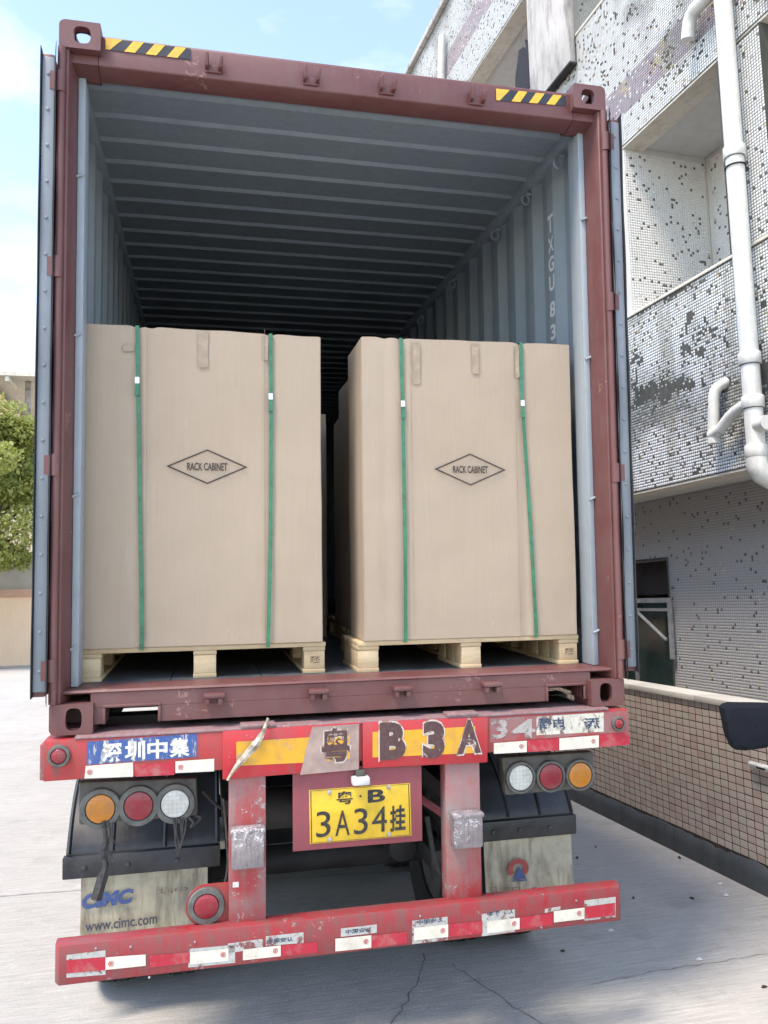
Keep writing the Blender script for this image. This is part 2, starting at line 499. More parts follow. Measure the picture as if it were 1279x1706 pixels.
# site
t = NT('brushed_concrete')
nb = t.noise(1.0, 8, 0.72, vec=t.vec((2.6, 40, 1), (0, 0, 0.03)), dist=0.5)
nc = t.noise(1.0, 6, 0.7, vec=t.vec((5.5, 105, 1), (0, 0, 0.05)))
nl = t.noise(0.5, 8, 0.65); nm = t.noise(2.4, 8, 0.72); nf = t.noise(85, 4, 0.7); ng = t.noise(9, 6, 0.7)
c = t.mix(t.ramp(nl, 0.32, 0.68), (0.37, 0.358, 0.328), (0.455, 0.442, 0.41))
c = t.mix(t.ramp(nb, 0.44, 0.66, 0, 0.5), c, (0.27, 0.265, 0.24))
c = t.mix(t.ramp(nc, 0.50, 0.68, 0, 0.6), c, (0.60, 0.585, 0.55))
c = t.mix(t.ramp(nm, 0.54, 0.70, 0, 0.55), c, (0.25, 0.247, 0.228))
c = t.mix(t.ramp(ng, 0.57, 0.72, 0, 0.45), c, (0.56, 0.55, 0.515))
c = t.mix(t.ramp(nf, 0.58, 0.70, 0, 0.5), c, (0.62, 0.61, 0.58))
c = t.mix(t.ramp(t.noise(0.9, 5, 0.6, vec=t.vec((1, 1, 1), (0, 0, 0), (3.3, 1.7, 0))), 0.60, 0.75, 0, 0.5), c, (0.24, 0.235, 0.215))
t.color(c); t.rough(t.ramp(nm, 0.3, 0.7, 0.72, 0.92)); t.b.inputs['Specular IOR Level'].default_value = 0.3
t.bump(t.math('ADD', t.math('MULTIPLY', nb, 1.0), t.math('ADD', t.math('MULTIPLY', nc, 0.8), t.math('MULTIPLY', nf, 0.5))), 0.7, 0.008)
M_GROUND = t.m
M_CRACK = plain('crack_dirt', (0.17, 0.165, 0.15), 0.95, 0, 0.3, 20)
M_LEAF_DRY = plain('dry_leaf', (0.085, 0.058, 0.032), 0.8, 0, 0.4, 50)

t = NT('mosaic_tile_glaze')
at_ = t.n('Attribute'); at_.attribute_name = 'tile_color'
g = t.noise(2.3, 7, 0.7)
c = t.mix(t.ramp(g, 0.50, 0.78, 0, 0.30), at_.outputs['Color'], (0.30, 0.295, 0.26))
c = t.mix(t.ramp(t.noise(6, 5, 0.65, vec=t.vec((6, 6, 0.4))), 0.56, 0.76, 0, 0.30), c, (0.23, 0.225, 0.20))
t.color(c); t.rough(0.3)
M_MOSAIC = t.m
def render_wall(name, a, b, streakcol=(0.17, 0.165, 0.15), amt=0.45):
    t = NT(name)
    n = t.noise(1.3, 7, 0.65)
    c = t.mix(t.ramp(n, 0.3, 0.7), a, b)
    c = t.mix(t.ramp(t.noise(3.4, 7, 0.72, vec=t.vec((2.5, 2.5, 0.35))), 0.47, 0.75, 0, amt), c, streakcol)
    t.color(c); t.rough(0.85); t.bump(t.noise(35, 5, 0.7), 0.3, 0.004)
    return t.m
M_GROUT = render_wall('dark_grout', (0.032, 0.035, 0.026), (0.07, 0.07, 0.06))
M_GROUTL = render_wall('pale_grout', (0.50, 0.49, 0.45), (0.58, 0.57, 0.53), (0.3, 0.3, 0.28), 0.25)
M_PLASTER = render_wall('cream_plaster', (0.56, 0.52, 0.44), (0.66, 0.62, 0.53), (0.23, 0.21, 0.18), 0.55)
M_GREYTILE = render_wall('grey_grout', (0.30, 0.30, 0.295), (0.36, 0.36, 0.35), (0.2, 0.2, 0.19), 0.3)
M_CEIL = render_wall('balcony_ceiling_plaster', (0.50, 0.50, 0.48), (0.60, 0.60, 0.58), (0.3, 0.3, 0.28), 0.3)
M_WEATHER = render_wall('weathered_concrete', (0.36, 0.34, 0.32), (0.55, 0.53, 0.50), (0.075, 0.07, 0.068), 0.95)
M_PLINTH = render_wall('dark_damp_plinth', (0.030, 0.036, 0.042), (0.060, 0.068, 0.075), (0.012, 0.015, 0.013), 0.8)
M_COPING = render_wall('pale_coping', (0.44, 0.42, 0.37), (0.54, 0.52, 0.46), (0.35, 0.33, 0.29), 0.35)
M_WALLGROUT = plain('wall_joint_mortar', (0.045, 0.037, 0.033), 0.95, 0, 0.3, 12)
M_PIPE = paint('pvc_pipe', (0.66, 0.66, 0.61), 0.38, (0.33, 0.31, 0.26), 0.5, None, 0, (0.60, 0.61, 0.58), 1.0)
M_PIPEJ = plain('pipe_joint_gap', (0.12, 0.12, 0.115), 0.7, 0, 0.2)
M_GLASSDARK = plain('dark_door_panel', (0.030, 0.055, 0.050), 0.16, 0, 0.25, 3, 0)
M_DARKWIN = plain('dark_upper_panel', (0.018, 0.019, 0.024), 0.3, 0, 0.25, 3, 0)
M_ALU = plain('grey_gate_steel', (0.26, 0.27, 0.28), 0.45, 0.2, 0.2, 12)
M_PEACH = render_wall('peach_wall_paint', (0.80, 0.56, 0.37), (0.85, 0.63, 0.44), (0.62, 0.45, 0.32), 0.3)
M_PEACHD = render_wall('salmon_band_paint', (0.52, 0.30, 0.21), (0.58, 0.36, 0.26), (0.38, 0.25, 0.18), 0.3)
M_ROOFDARK = plain('old_roof_sheet', (0.30, 0.255, 0.21), 0.8, 0, 0.3, 4)
M_BLACKPL = plain('black_mirror_plastic', (0.009, 0.011, 0.016), 0.85, 0, 0.15, 30, 0.1, 0.15)
M_CLOTH = plain('dark_navy_cloth', (0.018, 0.022, 0.034), 0.9, 0, 0.25, 30)
M_BARK = plain('tree_bark', (0.10, 0.078, 0.055), 0.9, 0, 0.35, 9, 0.4)
def leafmat(name, a, b, c2):
    t = NT(name)
    at2 = t.n('Attribute'); at2.attribute_name = 'leaf_tone'
    c = t.mix(at2.outputs['Fac'], a, b)
    c = t.mix(t.ramp(t.noise(0.9, 4), 0.5, 0.7, 0, 0.6), c, c2)
    t.color(c); t.rough(0.5)
    t.b.inputs['Transmission Weight'].default_value = 0
    tr = t.n('BsdfTranslucent'); t.l(c, tr.inputs['Color'])
    ms = t.n('MixShader'); ms.inputs['Fac'].default_value = 0.45
    out = [x for x in t.t.nodes if x.type == 'OUTPUT_MATERIAL'][0]
    t.l(t.b.outputs['BSDF'], ms.inputs[1]); t.l(tr.outputs['BSDF'], ms.inputs[2]); t.l(ms.outputs['Shader'], out.inputs['Surface'])
    return t.m
M_LEAF = leafmat('tree_leaves', (0.24, 0.28, 0.06), (0.40, 0.42, 0.13), (0.32, 0.36, 0.09))
M_PALM = leafmat('palm_leaves', (0.060, 0.095, 0.035), (0.10, 0.14, 0.05), (0.07, 0.10, 0.04))
# ------------------------------------------------------------------ ground
gm = MB(); N = 2
gm.sheet([[(-300 + 600 * j / N, -300 + 600 * i / N, 0) for j in range(N + 1)] for i in range(N + 1)])
ground = gm.build('ground', M_GROUND, kind='structure', fix=False)
def crack(pts, w, wob=0.02, seed=0):
    r = random.Random(seed); P = []
    for i in range(len(pts) - 1):
        a = Vector(pts[i]); b = Vector(pts[i + 1]); k = max(2, int((b - a).length / 0.05))
        for j in range(k): P.append(a.lerp(b, j / k) + Vector((r.uniform(-wob, wob), r.uniform(-wob, wob))) * 0.5)
    P.append(Vector(pts[-1])); L = []; R_ = []
    for i, p in enumerate(P):
        t_ = (P[min(i + 1, len(P) - 1)] - P[max(i - 1, 0)]).normalized(); n_ = Vector((-t_.y, t_.x))
        ww = w * r.uniform(0.5, 1.3)
        L.append((p.x + n_.x * ww, p.y + n_.y * ww, 0.004)); R_.append((p.x - n_.x * ww, p.y - n_.y * ww, 0.004))
    m = MB(); m.sheet([L, R_]); return m.build('crack', M_CRACK, ground, fix=False)
def gp(u, v):
    d = (TM.to_3x3() @ CR) @ Vector(((u - 640) / FOC, 1, -(v - 853) / FOC)); t_ = -CW.z / d.z
    p = CW + d * t_; return (p.x, p.y)
crack([gp(708, 1590), gp(700, 1625), gp(678, 1668), gp(650, 1712)], 0.0028, 0.02, 1)
crack([gp(752, 1608), gp(800, 1640), gp(880, 1692), gp(960, 1740)], 0.0022, 0.02, 2)
crack([gp(-150, 1505), gp(0, 1494), gp(130, 1484), gp(700, 1450)], 0.004, 0.006, 3)
crack([gp(985, 1640), gp(1100, 1618), gp(1290, 1588)], 0.002, 0.02, 4)

# ------------------------------------------------------------------ tiled building on the right
BLD = root('tiled_building', FM, (6.5, 0, 0), 'three-storey building clad in speckled white mosaic with stained balconies', 'building')
Z0, Z1, Z2, Z3, Z4, Z5 = 2.94, 4.75, 6.60, 8.40, 9.85, 11.70
S0, S1 = 2.6, 16.0
SB = -0.60       # setback of the ground floor
RB = -1.05       # depth of the balconies
def bpart(name, mat, *boxes, parent=BLD, bevel=0, **k):
    m = MB()
    for b in boxes: m.box(*b)
    return m.build(name, mat, parent, bevel=bevel, **k)
# boxes are s0,s1,n0,n1,z0,z1
DS0, DS1, DZ = fac(1119, 1040, SB)[0], 9.2, fac(1113, 932, SB)[1]
GZ = fac(1113, 999, SB)[1]
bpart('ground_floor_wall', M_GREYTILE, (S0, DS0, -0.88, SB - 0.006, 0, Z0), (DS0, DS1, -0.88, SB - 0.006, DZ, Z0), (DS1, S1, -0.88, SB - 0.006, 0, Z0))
bpart('upper_back_wall', M_GROUTL, (S0, S1, -1.4, RB - 0.006, Z0, Z5 - 0.05))
bpart('far_wall', M_PLASTER, (S0, S1, -9.0, -8.8, 0, Z5 - 0.06), (S0, S0 + 0.2, -8.79, -1.41, 0, Z5 - 0.06), (S1 - 0.2, S1, -8.79, -1.41, 0, Z5 - 0.06), (S0 + .21, S1 - .21, -8.79, -1.41, Z5 - 0.3, Z5 - 0.08))
for (za, zb, e) in ((Z0, Z1, 0), (Z2, Z3, 0)):
    bpart('spandrel', M_GROUT, (S0, S1, -0.25, -0.006, za, zb))
    bpart('parapet_cap', M_PLASTER, (S0, S1, -0.27, 0.006, zb + 0.001, zb + 0.03), bevel=0.005)
bpart('roof_spandrel', M_GROUT, (S0, S1, -0.25, -0.006, Z4, Z5))
bpart('roof_coping', M_WEATHER, (S0 - .1, S1 + .1, -0.35, 0.07, Z5 + 0.001, Z5 + 0.10), bevel=0.012)
for zc in (Z0, Z2, Z4):
    bpart('beam_soffit', M_PLASTER, (S0, S1, -0.262, -0.012, zc - 0.022, zc - 0.001))
for zc in (Z2, Z4):
    bpart('balcony_ceiling', M_CEIL, (S0, S1, RB, -0.27, zc + 0.02, zc + 0.12))
for zc in (Z1, Z3):
    bpart('balcony_floor', M_CEIL, (S0, S1, RB, -0.26, zc - 1.05, zc - 0.9))
bpart('entrance_slab', M_CEIL, (S0, S1, -0.89, -0.263, Z0 + 0.001, Z0 + 0.2))
for (a, b) in ((4.96, 5.47), (8.0, 8.5), (12.3, 12.8)):
    for (za, zb) in ((Z1 + 0.031, Z2 - 0.023), (Z3 + 0.031, Z4 - 0.023)):
        bpart('pillar', M_GROUT if a < 6 else M_GROUTL, (a, b, -0.25, -0.006, za, zb))
        if a > 6:
            ca = 6.9 if (a < 9 and za < 6) else a
            bpart('cross_wall', M_GROUTL, (ca + 0.006, ca + 0.2, RB, -0.255, za - 0.9, zb + 0.04))
            if ca < a: bpart('wall_end', M_GROUTL, (ca + 0.006, ca + 0.2, -0.254, -0.02, za + 0.001, zb - 0.001))

# ---- mosaic tiles, one joined part for each face
def tiles(name, O, a, b, n, la, lb, colfn, skip=None, pitch=0.0285, size=0.0240, th=0.0004, seed=1, mat=M_MOSAIC, tl=0.006):
    r = np.random.RandomState(seed)
    O, a, b, n = [np.array(x, float) for x in (O, a, b, n)]
    na, nb_ = int(la / pitch), int(lb / pitch)
    ia, ib = np.meshgrid(np.arange(na), np.arange(nb_)); ia = ia.ravel(); ib = ib.ravel()
    pa = (ia + 0.5) * pitch; pb = (ib + 0.5) * pitch
    keep = np.ones(len(pa), bool)
    C = O + pa[:, None] * a + pb[:, None] * b
    col, miss = colfn(C, r)
    keep &= ~miss
    if skip is not None: keep &= ~skip(C)
    C = C[keep]; col = col[keep]; M_ = len(C)
    h = size / 2
    ja = r.normal(0, 0.0004, M_)[:, None]; jb = r.normal(0, 0.0004, M_)[:, None]
    C = C + ja * a + jb * b
    ta = r.normal(0, tl, M_); tb = r.normal(0, tl, M_)
    V = np.zeros((M_, 8, 3))
    for k, (sa, sb) in enumerate(((-1,-1),(1,-1),(1,1),(-1,1))):
        V[:, k] = C + sa * h * a + sb * h * b - n * 0.001
        V[:, k + 4] = C + sa * h * 0.95 * a + sb * h * 0.95 * b + n * (th + (ta * sa + tb * sb) * h)[:, None]
    F = np.array([(4,5,6,7),(0,1,5,4),(1,2,6,5),(2,3,7,6),(3,0,4,7)])
    if np.dot(np.cross(a, b), n) < 0: F = F[:, ::-1]
    FF = (np.arange(M_)[:, None, None] * 8 + F[None]).reshape(-1, 4)
    fr, bs = BASE[BLD]
    V = V.reshape(-1, 3) - np.array(bs)
    me = bpy.data.meshes.new(name)
    me.vertices.add(len(V)); me.vertices.foreach_set('co', V.ravel())
    me.loops.add(FF.size); me.loops.foreach_set('vertex_index', FF.ravel().astype(np.int32))
    me.polygons.add(len(FF)); me.polygons.foreach_set('loop_start', np.arange(0, FF.size, 4, dtype=np.int32))
    me.update(calc_edges=True)
    me.materials.append(mat)
    ca = me.attributes.new('tile_color', 'FLOAT_COLOR', 'POINT')
    ca.data.foreach_set('color', np.repeat(np.c_[col, np.ones(M_)], 8, axis=0).ravel())
    o = bpy.data.objects.new(name, me); COL.objects.link(o); o.parent = BLD; BASE[o] = BASE[BLD]
    o['kind'] = 'stuff'
    return o
def nz(C, sc, off=0.0):
    return np.array([noise.fractal(Vector((c[0] * sc + off, c[1] * sc, c[2] * sc)), 0.9, 2.0, 4) for c in C])
def base_cols(M_, r, white=(0.66, 0.68, 0.66), dark=0.045, var=0.06, odd=0.025):
    col = np.array(white) * (1 + r.normal(0, var, M_))[:, None]
    k = r.rand(M_)
    dk = k < dark; col[dk] = np.array((0.085, 0.082, 0.070)) * (0.7 + 0.8 * r.rand(dk.sum()))[:, None]
    y = (k > 1 - odd); col[y] = np.array((0.44, 0.38, 0.24)) * (0.8 + 0.4 * r.rand(y.sum()))[:, None]
    p = (k > 1 - odd * 1.4) & (k <= 1 - odd); col[p] = np.array((0.48, 0.33, 0.31))
    return col
def col_plain(dark, white=(0.64, 0.645, 0.62)):
    def f(C, r):
        return base_cols(len(C), r, white, dark, 0.012, 0.004), r.rand(len(C)) < 0.003
    return f
def col_low(C, r):            # stained parapet over the entrance
    col = base_cols(len(C), r, dark=0.055)
    s, z = C[:, 0], C[:, 2]
    n1 = nz(C, 1.6); n2 = nz(C, 5.0, 9.0)
    z_mid = 3.60 + 0.10 * np.sin(s * 2.1)
    band = np.exp(-((z - z_mid) / 0.27) ** 2) + 0.55 * np.exp(-((s - 7.1) / 0.35) ** 2 - ((z - 3.45) / 0.3) ** 2)
    g_ = np.clip(band * 1.30 + n1 * 0.65 + n2 * 0.35 - 0.18, 0, 1)
    top = np.clip(np.exp(-((Z1 - z) / 0.12) ** 2) * 0.9 + n1 * 0.9 - 0.35, 0, 1)
    g_ = np.maximum(g_, top)
    g_ *= (0.55 + 0.6 * r.rand(len(C)))
    g_ = np.clip(g_, 0, 0.9)[:, None]
    col = col * (1 - g_) + np.array((0.085, 0.083, 0.068)) * g_
    stk = np.clip(nz(np.c_[s * 5.0, s * 0, z * 0.35], 1.0, 2.0) * 1.2 - 0.15, 0, 0.6)[:, None]
    col = col * (1 - stk) + np.array((0.30, 0.285, 0.23)) * stk
    blue = np.clip((3.30 - z) / 0.1, 0, 1)[:, None]
    col = col * (1 - 0.10 * blue) + np.array((0.56, 0.64, 0.74)) * 0.10 * blue
    crest = np.exp(-((z - (z_mid + 0.17)) / 0.085) ** 2)
    miss = (r.rand(len(C)) < np.clip(crest * 1.7 + n2 * 1.8 + n1 * 1.3 - 0.85, 0, 0.92)) | (r.rand(len(C)) < 0.012)
    miss |= r.rand(len(C)) < np.clip(top * 1.3 - 0.45, 0, 0.8)
    return col, miss
def col_mid(C, r):            # spandrel with the faded purple band
    col = base_cols(len(C), r, dark=0.050)
    s, z = C[:, 0], C[:, 2]; n1 = nz(C, 1.3, 3.0); n2 = nz(C, 4.0, 5.0)
    b_ = (z > 6.93) & (z < 7.28) & (r.rand(len(C)) < 0.93)
    col[b_] = np.array((0.34, 0.285, 0.31)) * (1 + r.normal(0, 0.10, b_.sum()))[:, None]
    yl = b_ & (n2 > 0.18) & (r.rand(len(C)) < 0.5); col[yl] = np.array((0.50, 0.42, 0.24))
    g_ = np.clip(n1 * 0.8 + n2 * 0.4 - 0.12 + 0.75 * np.exp(-((s - 5.85) / 0.3) ** 2 - ((z - 7.2) / 0.45) ** 2), 0, 0.75)[:, None]
    col = col * (1 - g_) + np.array((0.16, 0.155, 0.135)) * g_
    return col, r.rand(len(C)) < np.clip(n2 * 0.25, 0.006, 0.2)
def col_roof(C, r):
    col = base_cols(len(C), r, dark=0.05)
    z = C[:, 2]; n1 = nz(C, 1.1, 7.0)
    b_ = (z > 10.45) & (z < 10.85) & (r.rand(len(C)) < 0.9)
    col[b_] = np.array((0.42, 0.34, 0.36)) * (1 + r.normal(0, 0.08, b_.sum()))[:, None]
    g_ = np.clip(n1 * 0.8 - 0.1 + 0.8 * np.exp(-((Z5 - z) / 0.2) ** 2), 0, 0.8)[:, None]
    return col * (1 - g_) + np.array((0.20, 0.185, 0.15)) * g_, r.rand(len(C)) < 0.01
AS, AN, AZ = (1,0,0), (0,1,0), (0,0,1)
tiles('mosaic_tiles', (4.2, -0.006, Z0 + 0.004), AS, AZ, AN, 4.6, Z1 - Z0 - 0.004, col_low, seed=1)
tiles('mosaic_tiles', (4.2, -0.006, Z2 + 0.004), AS, AZ, AN, 6.6, Z3 - Z2 - 0.004, col_mid, seed=2)
tiles('mosaic_tiles', (8.2, -0.006, Z4 + 0.004), AS, AZ, AN, 6.6, Z5 - Z4 - 0.004, col_roof, seed=3)
tiles('mosaic_tiles', (4.965, -0.006, Z1 + 0.035), AS, AZ, AN, 0.505, Z2 - Z1 - 0.06, col_plain(0.06), seed=4)
tiles('mosaic_tiles', (4.965, -0.006, Z3 + 0.035), AS, AZ, AN, 0.505, Z4 - Z3 - 0.06, col_plain(0.06), seed=5)
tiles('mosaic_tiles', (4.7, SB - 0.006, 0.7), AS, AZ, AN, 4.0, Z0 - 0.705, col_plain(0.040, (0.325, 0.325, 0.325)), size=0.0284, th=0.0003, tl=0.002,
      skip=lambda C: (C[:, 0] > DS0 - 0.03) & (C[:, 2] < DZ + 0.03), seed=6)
for k, (s_, za, zb) in enumerate(((6.9, Z1, Z2), (8.0, Z3, Z4), (12.3, Z3, Z4))):
    tiles('mosaic_tiles', (s_ + 0.006, -0.03 if s_ < 7 else -0.26, za + 0.04 if s_ < 7 else za - 0.85), (0,-1,0), AZ, (-1,0,0), 1.02 if s_ < 7 else 0.79, zb - za - 0.07 if s_ < 7 else zb - za + 0.85, col_plain(0.048), size=0.0279, th=0.0004, tl=0.003, seed=10 + k)
tiles('mosaic_tiles', (5.3, RB - 0.006, Z1 - 0.85), AS, AZ, AN, 1.55, Z2 - Z1 + 0.85, col_plain(0.05), size=0.0279, th=0.0004, tl=0.003, seed=14)
tiles('mosaic_tiles', (6.2, RB - 0.006, Z3 - 0.3), AS, AZ, AN, 1.8, Z4 - Z3 + 0.3, col_plain(0.05), size=0.0279, th=0.0004, tl=0.003, seed=15)
tiles('mosaic_tiles', (8.6, RB - 0.006, Z3 - 0.3), AS, AZ, AN, 3.7, Z4 - Z3 + 0.3, col_plain(0.05), size=0.0279, th=0.0004, tl=0.003, seed=16)

# the same cladding carried on along the facade
tiles('mosaic_tiles', (2.63, -0.006, Z0 + 0.004), AS, AZ, AN, 1.56, Z1 - Z0 - 0.004, col_low, seed=21)
tiles('mosaic_tiles', (8.81, -0.006, Z0 + 0.004), AS, AZ, AN, 3.6, Z1 - Z0 - 0.004, col_low, seed=22)
tiles('mosaic_tiles', (2.63, -0.006, Z2 + 0.004), AS, AZ, AN, 1.56, Z3 - Z2 - 0.004, col_mid, seed=23)
tiles('mosaic_tiles', (10.81, -0.006, Z2 + 0.004), AS, AZ, AN, 3.6, Z3 - Z2 - 0.004, col_mid, seed=24)
tiles('mosaic_tiles', (3.6, -0.006, Z4 + 0.004), AS, AZ, AN, 4.58, Z5 - Z4 - 0.004, col_roof, seed=25)
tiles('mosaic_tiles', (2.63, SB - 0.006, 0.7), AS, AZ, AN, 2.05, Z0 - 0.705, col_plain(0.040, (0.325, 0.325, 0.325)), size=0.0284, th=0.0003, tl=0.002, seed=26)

# weathered panel hung over the top balcony
m = MB(); pa = [(7.66, 8.06), (8.62, 8.06), (8.62, 10.02), (7.66, 10.02)]
m.prism(pa, 1, 0.02, 0.10)
pn = m.build('weathered_panel', M_WEATHER, BLD, bevel=0.012)
pn['label'] = 'weathered grey concrete panel over the top balcony'
m = MB(); m.box(7.65, 8.63, 0.012, 0.108, 8.036, 8.058); m.build('panel_edge', M_DARKSTEEL, pn)

# ground floor doorway with its steel frame
dr = bpart('entrance_door', M_GLASSDARK, (DS0 + 0.02, DS1 - 0.02, -0.80, -0.77, 0.05, GZ + 0.02))
bpart('door_transom', M_DARKWIN, (DS0 + 0.02, DS1 - 0.02, -0.79, -0.76, GZ + 0.06, DZ - 0.01))
bpart('door_reveal', M_GROUT, (DS0, DS0 + 0.019, -0.87, SB + 0.004, 0, DZ), (DS0, DS1, -0.87, SB + 0.003, DZ + 0.001, DZ + 0.025))
gt = bpart('steel_gate_frame', M_ALU, (DS0 - 0.05, 8.9, SB + 0.03, SB + 0.07, GZ - 0.03, GZ + 0.02), (DS0 - 0.05, 8.9, SB + 0.03, SB + 0.07, GZ - 0.12, GZ - 0.09))
m = MB(); m.box(DS0 - 0.07, DS0 - 0.03, SB + 0.03, SB + 0.065, GZ - 0.62, GZ - 0.031); m.build('gate_bar', M_ALU, gt)
m = MB(); m.box(DS0 + 0.58, DS0 + 0.61, SB + 0.03, SB + 0.06, 0.2, GZ - 0.121); m.build('gate_bar', M_ALU, gt)
m = MB(); m.tube([(DS0 + 0.64, SB + 0.09, GZ - 0.03), (DS0 - 0.02, SB + 0.09, GZ - 0.42)], 0.018, 6); m.build('gate_brace', M_ALU, gt)

# drain pipes
def pipe(name, pts, r, label=None, n=18):
    m = MB(); m.tube(pts, r, n)
    o = m.build(name, M_PIPE, BLD, smooth=True, angle=50)
    if label: o['label'] = label
    return o
def collar(p, z, s_, n_, r=0.074):
    m = MB(); m.lathe((s_, n_, z), (0, 0, 1), [(0, -0.05), (r + 0.010, -0.05), (r + 0.014, -0.045), (r + 0.014, 0.045), (r + 0.010, 0.05), (0, 0.05)], 20)
    m.build('pipe_sleeve', M_PIPE, p, smooth=True)
    m = MB(); m.lathe((s_, n_, z - 0.053), (0, 0, 1), [(0, -0.003), (r + 0.003, -0.003), (r + 0.003, 0.003), (0, 0.003)], 20); m.build('joint_line', M_PIPEJ, p)
PS, PN = 5.20, 0.12
mp_ = pipe('drain_pipe', [(PS, PN, 9.6), (PS, PN, 6.0), (PS, PN, 3.0)], 0.074, 'thick white main drain pipe down the corner pillar')
for z in (7.05, 5.55, 3.78, 3.42, 3.02): collar(mp_, z, PS, PN)
m = MB(); m.torus((PS, PN, 5.42), (0, 0, 1), 0.081, 0.007); m.box(PS - 0.01, PS + 0.01, -0.01, PN - 0.08, 5.405, 5.435); m.build('pipe_clamp', M_DARKSTEEL, mp_)
m = MB(); m.tube([(PS, PN, 3.0), (PS, PN + 0.004, 2.90), (PS - 0.01, PN - 0.03, 2.83), (PS - 0.02, PN - 0.12, 2.78)], [0.082, 0.085, 0.083, 0.078], 18); m.build('pipe_elbow', M_PIPE, mp_, smooth=True)
m = MB(); m.tube([(PS, PN, 3.22), (PS - 0.16, PN + 0.02, 3.22)], 0.06, 16); m.build('pipe_tee', M_PIPE, mp_, smooth=True)
def arc(pts, k=6):
    """round the corners of a polyline"""
    P = [Vector(p) for p in pts]; out = [P[0]]
    for i in range(1, len(P) - 1):
        a = P[i] + (P[i - 1] - P[i]) * min(0.5, 0.11 / (P[i - 1] - P[i]).length); b = P[i] + (P[i + 1] - P[i]) * min(0.5, 0.11 / (P[i + 1] - P[i]).length)
        for j in range(k + 1):
            w = j / k; out.append(a * (1 - w) ** 2 + P[i] * 2 * w * (1 - w) + b * w * w)
    out.append(P[-1]); return out
def fp(u, v, n_): s_, z_ = fac(u, v, n_); return (s_, n_, z_)
br = pipe('branch_pipe', arc([fp(1255, 668, 0.11), fp(1222, 686, 0.11), fp(1200, 716, 0.11)]), 0.047, 'crooked white branch pipe joining the main drain pipe')
q0 = fp(1200, 716, 0.11); q1 = fp(1189, 722, 0.10); q2 = fp(1189, 648, 0.10)
m = MB(); m.tube(arc([q0, (q1[0] + .02, 0.11, q1[2] - .02), q1, q2, (q2[0] - 0.03, -0.02, q2[2] + 0.06)]), 0.047, 16); m.build('pipe_bend', M_PIPE, br, smooth=True)
m = MB(); m.lathe((q1[0], 0.10, q1[2] - 0.06), (0, 0, 1), [(0, -0.03), (0.054, -0.03), (0.054, 0.02), (0, 0.02)], 16); m.build('pipe_cap', M_PIPE, br, smooth=True)
m = MB(); m.lathe((q1[0], 0.10, q1[2] + 0.26), (0, 0, 1), [(0, -0.003), (0.0495, -0.003), (0.0495, 0.003), (0, 0.003)], 16); m.build('joint_line', M_PIPEJ, br)
up = pipe('spout_pipe', arc([fp(1200, -40, 0.1), fp(1176, 0, 0.1), fp(1150, 22, 0.1), fp(1146, 66, 0.1)]), 0.06, 'short crooked white spout pipe high beside the main pipe')
wp = pipe('vent_pipe', [fp(735, 135, 0.08), fp(737, 60, 0.08)], 0.06, 'small white pipe stub under the roof edge')

# dark cloth over the top balcony
m = MB(); G = []
s_c, z_c = fac(876, 122, 0.03)
for i in range(9):
    row = []
    for j in range(7):
        u_ = j / 6 - 0.5; w_ = i / 8
        row.append((s_c + u_ * 0.42 * (1 - 0.35 * abs(w_ - 0.45)), 0.06 + 0.03 * math.sin(j * 1.9 + i * 0.4), z_c + 0.34 - w_ * 0.62 + 0.05 * math.sin(j * 2.3)))
    G.append(row)
m.sheet(G, (0, -0.012, 0))
tag(m.build('hanging_cloth', M_CLOTH, frame=FM, base=(s_c, 0, z_c), smooth=True), 'dark cloth hanging at the top balcony beside the weathered panel', 'cloth')

# ------------------------------------------------------------------ low wall clad in brown-pink tiles
WA = Vector((4.052, 1.294, 0)); WD = (Vector((3.978, 3.852, 0)) - WA).normalized(); WNn = Vector((-WD.y, WD.x, 0))
WM = Matrix(((WD.x, WNn.x, 0, WA.x), (WD.y, WNn.y, 0, WA.y), (0, 0, 1, 0), (0, 0, 0, 1)))
WALL = root('boundary_wall', WM, (1.5, 0, 0), 'low boundary wall faced with pinkish brown tiles and a dark base', 'wall')
WS0, WS1 = -2.0, 8.5
wcore = bpart('wall_core', M_WALLGROUT, (WS0, WS1, -0.18, -0.006, 0.0, 1.128), parent=WALL)
# plinth with an uneven top
m = MB(); G1 = []; G2 = []; G3 = []; G4 = []
r = random.Random(5); k = 260
for i in range(k + 1):
    s_ = WS0 + (WS1 - WS0) * i / k
    zt = 0.165 + 0.022 * noise.fractal(Vector((s_ * 3.1, 0, 0)), 0.8, 2, 4) + r.uniform(-0.006, 0.006)
    G1.append((s_, 0.030, 0.0)); G2.append((s_, 0.026 + 0.004 * noise.noise(Vector((s_ * 6, 1, 0))), 0.09)); G3.append((s_, 0.018, zt - 0.012)); G4.append((s_, -0.012, zt))
m.sheet([G1, G2, G3, G4]); m.build('plinth', M_PLINTH, WALL, smooth=True, angle=70)
for i in range(12):
    a = WS0 + (WS1 - WS0) * i / 12
    bpart('coping_slab', M_COPING, (a, a + (WS1 - WS0) / 12 - 0.004, -0.20, 0.016, 1.130, 1.172 + r.uniform(-0.001, 0.001)), parent=WALL, bevel=0.004)
